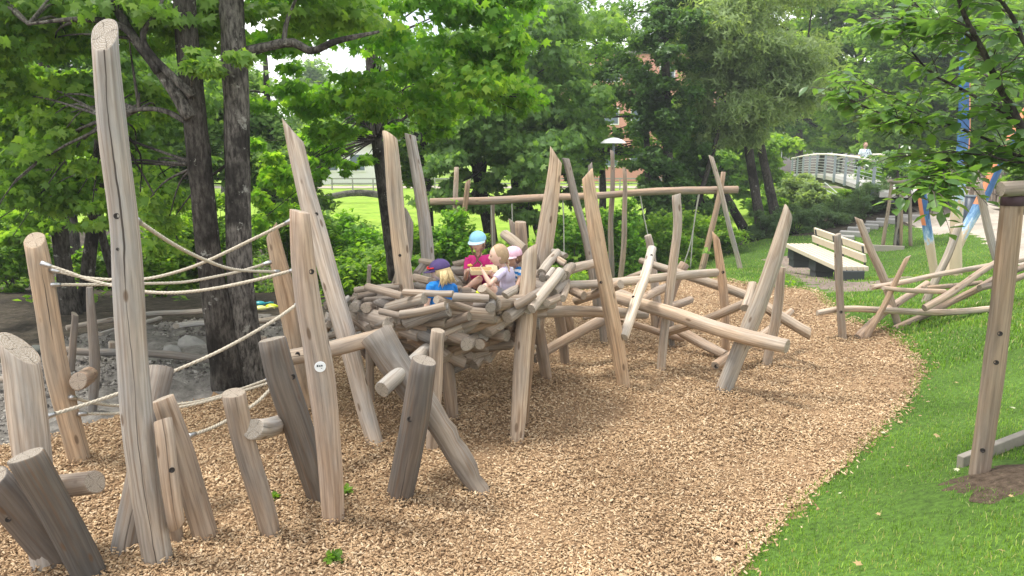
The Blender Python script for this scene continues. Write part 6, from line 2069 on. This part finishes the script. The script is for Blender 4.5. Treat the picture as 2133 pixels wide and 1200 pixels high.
M['glass'] = plain('window_glass', (.12, .16, .2), .08)
building('salmon red building with white windows glimpsed through the trees', 3, 21, 72, 12, -1.3, 10.5, plain('salmon_render', (.68, .32, .25), .9), 7, 3, plain('roof_grey', (.2, .19, .18), .8))
building('low white building with large windows beyond the sunny meadow', -22, -10, 66, 8, -1.3, 2.2, plain('white_render', (.72, .72, .7), .9), 5, 1, plain('roof_grey', (.25, .25, .25), .8))
fen = empty('meadow_fence', (0, 58, -1.3), 'low grey rail fence along the far edge of the meadow', 'fence')
for i in range(26):
    x = -14 + i * 1.6
    MB().box((x, 58, -.85), (.1, .1, 1.0), None, .01).build('post', M['granite'], fen)
MB().box((6, 58, -.42), (40.2, .05, .1)).box((6, 58, -.8), (40.2, .05, .1)).build('rail', M['granite'], fen)
rd = MB()
xs = np.linspace(-60, 60, 40)
rd.add([(x, y, -1.29 + .02) for x in xs for y in (60, 63.5)], [(2 * i, 2 * i + 2, 2 * i + 3, 2 * i + 1) for i in range(39)])
tag(rd.build('road', M['pathm']), kind='structure')
wt = MB()
fall = P(740, 398, 44)
fl = stem('fallen_log', [Vector((fall.x - 3, 43.5, -1.15)), fall + Vector((0, 0, -.1)), Vector((fall.x + 2.2, 44.5, -.95))], [.16, .19, .22], M['bark'], None)
tag(fl, 'grey fallen trunk lying at the back of the bright meadow', 'log')

# ------------------------------------------------------------------ near stake with crossbar, edging board
NSb = G(2040, 988)
Dn = NSb.y
tie = empty('tree_stake', NSb, 'thick grey brown stake with a crossbar and dark strap, nearest at the right edge', 'tree stake')
so = make_log('stake', [P(2037, 1020, Dn), P(2044, 960, Dn), P(2078, 690, Dn), P(2112, 395, Dn)], [.056, .057, .055, .053], (.35, .28, .215), tie, sides=22, wob=.003, crack=.03)
for hx, hy in ((2083, 695), (2075, 755), (2047, 938)):
    dd = surface_depth(so, hx, hy)
    if dd: bolt(so, hx, hy, dd, .011)
make_log('crossbar', [P(2084, 394, Dn - .07), P(2200, 388, Dn - .05)], [.04, .042], (.4, .33, .26), tie, sides=20, wob=.002)
MB().tube([P(2108, 428, Dn), P(2111, 402, Dn)], .0575, 20).build('strap', plain('purple_strap', (.07, .035, .05), .7), tie, True)
for (px, label) in ((2240, 'second stake'),):
    q = P(2240, 700, Dn + .9)
    st2 = make_log('tree_stake', [Vector((q.x, q.y, h1(q.x, q.y) - .2)), Vector((q.x - .02, q.y, 2.05))], [.055, .052], (.35, .28, .215), None, sides=16)
    tag(st2, 'far stake of the near young tree, standing outside the picture', 'tree stake')
e0, e1 = G(1998, 978), G(2150, 918)
bd0 = empty('edging_board', (e0 + e1) / 2, 'grey edging board set in the turf beside the near stake', 'board')
dv = (e1 - e0)
MB().box((e0 + e1) / 2 + Vector((0, 0, .025)), (dv.length, .045, .13), Matrix((dv.normalized(), Vector((-dv.y, dv.x, 0)).normalized(), dv.normalized().cross(Vector((-dv.y, dv.x, 0)).normalized()))).transposed(), .006).build('board', plain('grey_plank', (.25, .225, .19), .85, 0, .25, 12, .3), bd0)
# bare soil round the stake
n = 26
mb = MB()
ring, cen = [], BARE + Vector((.25, .02, 0))
for r_ in (.0, .4, .75, 1.0):
    for k in range(n):
        a = 2 * math.pi * k / n
        rr = r_ * (1 + .18 * math.sin(3 * a + 1) + .1 * math.sin(5 * a))
        x, y = cen.x + math.cos(a) * rr * .5, cen.y + math.sin(a) * rr * .27
        ring.append((x, y, h1(x, y) + .016 + .02 * (1 - r_) - .012 * r_ + .006 * math.sin(x * 40 + y * 31)))
mb.add(ring, [(i * n + k, i * n + (k + 1) % n, (i + 1) * n + (k + 1) % n, (i + 1) * n + k) for i in range(3) for k in range(n)])
M['bare'] = ground_material('bare_soil', [(.3, (.06, .043, .03)), (.6, (.15, .11, .08)), (.8, (.26, .2, .15))], 26, 50, .8, (.05, .07, .02))
tag(mb.build('bare_soil', M['bare'], None, True), kind='structure')

# ------------------------------------------------------------------ sand pit: driftwood, posts, stones, toys
gS = 'driftwood in the sand pit'
sl = lambda label, px, w, tone, **kw: beam('driftwood_log', label, [(a, b) for a, b in px], w, tone, [G(*px[0]).y - .1, G(*px[-1]).y - .1], group=gS, **kw)


def flat_log(label, px, w, tone, lift=.1):
    pts = []
    for a, b in px:
        g = G(a, b + 6)
        pts.append(g + Vector((0, 0, lift)))
    rs = [w * p.y / F / 2 for p in pts]
    o = make_log('driftwood_log', pts, rs, tone, None, sides=14, step=.12, wob=.03)
    return tag(o, label, 'log', gS)


flat_log('long pale log along the back of the sand pit', [(140, 694), (240, 678), (330, 662), (432, 656)], 11, (.42, .38, .33))
flat_log('forked pale branch beside the long back log', [(210, 708), (270, 694), (335, 672)], 9, (.45, .41, .36))
flat_log('short pale log reaching to the big maple', [(368, 690), (434, 684)], 13, (.48, .44, .39))
flat_log('dark heavy log lying across the sand to the big maple', [(142, 746), (250, 752), (360, 762), (470, 772)], 16, (.2, .185, .165), .12)
flat_log('pale log on the sand right of the big maple', [(530, 680), (590, 668), (660, 660)], 13, (.4, .36, .31))
flat_log('log end lying at the left picture edge in the sand', [(-30, 806), (22, 803)], 15, (.42, .38, .33))
flat_log('brown log end on the dark bank at the left picture edge', [(-30, 735), (14, 731)], 13, (.3, .2, .14))
gP = 'posts standing in the sand pit'
post('sand_post', 'thin dark grey post with slanted top left in the sand pit', [(156, 654), (153, 700), (150, 775)], [13, 15, 15], (.27, .24, .21), 0, group=gP, cut1=(-.8, 0))
post('sand_post', 'stepped brown grey post in front of the slim maples', [(187, 598), (190, 680), (193, 760), (190, 864)], [13, 20, 22, 20], (.3, .255, .21), 0, group=gP)
post('sand_post', 'small stub with rounded top in the sand', [(233, 712), (238, 742)], [14, 14], (.4, .37, .33), 0, group=gP)
post('sand_post', 'stub behind the dark grey post right of the maple', [(548, 700), (552, 752)], [16, 16], (.38, .34, .3), 0, group=gP)
post('sand_post', 'little pointed pale stick post at the back of the sand left of the nest', [(770, 552), (766, 600)], [8, 9], (.42, .38, .33), 0, group=gP, D=12)
MB_ = beam('log', 'round log end facing the camera on the cracked brown post', [(163, 794), (185, 782)], [40, 36], (.37, .28, .21), [DL - .2, DL + .3], cut0=(0, -.2))
M['rock'] = plain('grey_rock', (.24, .232, .215), .9, 0, .45, 9, .9)


def rock(label, px, py, w, h, seed, dark=False):
    g = G(px, py + h * .4)
    r = np.random.default_rng(seed)
    ph = r.uniform(0, 6, 9)
    s = g.y / F / 2
    def fn(q):
        k = 1 + .12 * math.sin(q.x * 3 + ph[0]) + .1 * math.sin(q.y * 4 + ph[1]) + .1 * math.sin(q.z * 4 + ph[2] + q.x * 2) + .07 * math.sin(q.x * 9 + q.z * 7 + ph[3]) + .05 * math.sin(q.y * 14 + q.z * 11 + ph[4])
        return Vector((q.x, q.y, max(-.5, q.z))) * k
    o = MB().ball(g + Vector((0, 0, h * s * .5)), (w * s, w * s * .8, h * s), None, 22, 16, fn).build('rock', M['rock_dark'] if dark else M['rock'], None, True)
    return tag(o, label, 'rock', 'rocks in the sand pit')


M['rock_dark'] = plain('dark_rock', (.08, .085, .075), .9, 0, .35, 6, .6)
rock('large pale boulder beside the big maple', 400, 712, 54, 38, 1)
rock('smaller tan boulder next to the large pale one', 358, 730, 44, 26, 2)
rock('dark mossy stone on the bank behind the cracked brown post', 76, 728, 44, 22, 3, True)
rock('dark flat stone at the back of the nest rim on the left', 728, 604, 28, 18, 4, True)
toy = MB().ball(G(455, 788) + Vector((0, 0, .02)), (.05, .03, .018), None, 12, 8, lambda q: Vector((q.x, q.y, q.z if q.z > 0 else q.z * .3))).tube([G(455, 788) + Vector((.03, 0, .02)), G(455, 788) + Vector((.09, .01, .025))], .008, 6).build('toy_shovel', plain('red_plastic', (.65, .03, .04), .35), None, True)
tag(toy, 'small red toy shovel lying in the sand by the maple', 'toy')
for lab, px, py, col in (('yellow green toy scoop on the ground behind the orange tan post', 566, 646, (.6, .7, .02)), ('pale yellow toy mould on the ground right of the big maple', 543, 650, (.75, .72, .25)), ('teal toy spade on the dark ground right of the big maple', 541, 640, (.02, .3, .36))):
    g = G(px, py)
    mb = MB()
    mb.ball(g + Vector((0, 0, .05)), (.09, .06, .045), None, 12, 8, lambda q: Vector((q.x, q.y, q.z * (1 if q.z > 0 else .4)))).tube([g + Vector((.05, 0, .05)), g + Vector((.16, .02, .07)), g + Vector((.2, .02, .06))], [.018, .014, .02], 6)
    tag(mb.build('beach_toy', plain('toy_plastic', col, .35), None, True), lab, 'toy', 'beach toys behind the ropes')

# ------------------------------------------------------------------ fallen leaves
M['dead'] = leaf_material('fallen_leaf', (.3, .19, .09), (.42, .29, .15), (.5, .4, .24), .15, .7, .2, 2)
M['deadg'] = leaf_material('fallen_leaf_pale', (.4, .42, .25), (.5, .5, .34), (.6, .58, .45), .15, .7, .2, 2)
lv, lf = MAPLE
for i, (px, py, s, pale) in enumerate([(1490, 1073, .05, 1), (1500, 1170, .06, 1), (1834, 912, .045, 1), (1820, 787, .035, 1), (1945, 915, .06, 0), (1988, 805, .04, 0), (2112, 860, .05, 1), (1886, 983, .03, 0), (1790, 1195, .05, 0), (1995, 990, .04, 1), (1830, 1083, .03, 0), (2100, 1050, .03, 0), (1660, 1090, .035, 0), (1752, 1040, .03, 1), (1230, 1155, .035, 0), (870, 1090, .03, 0), (2085, 1165, .035, 0), (1940, 700, .05, 0)]):
    g = G(px, py)
    a = RNG.uniform(0, 6.28)
    R = Matrix.Rotation(a, 3, 'Z') @ Matrix.Rotation(RNG.uniform(-.4, .4), 3, 'X')
    me = bpy.data.meshes.new('fallen_leaf')
    me.from_pydata([R @ (Vector(q) * s * .75) for q in lv], [], [tuple(int(t) for t in q) for q in lf])
    o = link('fallen_leaf', me, M['deadg'] if pale else M['dead'])
    on_chips = bool(inside(CHIPS, np.array([g.x]), np.array([g.y]))[0])
    o.location = g + Vector((0, 0, .03 if on_chips else .045))
    tag(o, ('pale lobed leaf fallen on the wood chips' if pale else 'brown curled leaf fallen on the wood chips') if on_chips else ('pale lobed leaf fallen on the grass bank' if pale else 'brown curled leaf fallen on the grass bank'), 'leaf', 'fallen leaves')
# weeds sprouting in the chips
for px, py, s, lab in ((697, 1172, .06, 'small bright weed tuft in the chips at the bottom edge'), (722, 1030, .04, 'tiny weed by the foot of the round topped post'), (571, 1042, .03, 'tiny weed left of the round topped post')):
    g = G(px, py)
    p = np.array(g) + np.c_[np.clip(RNG.normal(0, s * .3, (40, 2)), -s * .5, s * .5), RNG.uniform(.012, .035, 40)]
    o = leaves('weed_plant', p, .045, RHOMB, M['shrub'], None, .6, -.2)
    tag(o, lab, 'weed')

# ------------------------------------------------------------------ the hazy air
mz = bpy.data.materials.new('haze')
mz.use_nodes = True
zn, zl = mz.node_tree.nodes, mz.node_tree.links
zn.clear()
zo = zn.new('ShaderNodeOutputMaterial')
pv = zn.new('ShaderNodeVolumePrincipled')
pv.inputs['Color'].default_value = (.9, .95, 1, 1)
pv.inputs['Density'].default_value = .0014
pv.inputs['Anisotropy'].default_value = .3
zl.new(pv.outputs[0], zo.inputs['Volume'])
hz = MB().box((0, 185, 22), (640, 500, 52)).build('haze', mz)
tag(hz, kind='stuff')
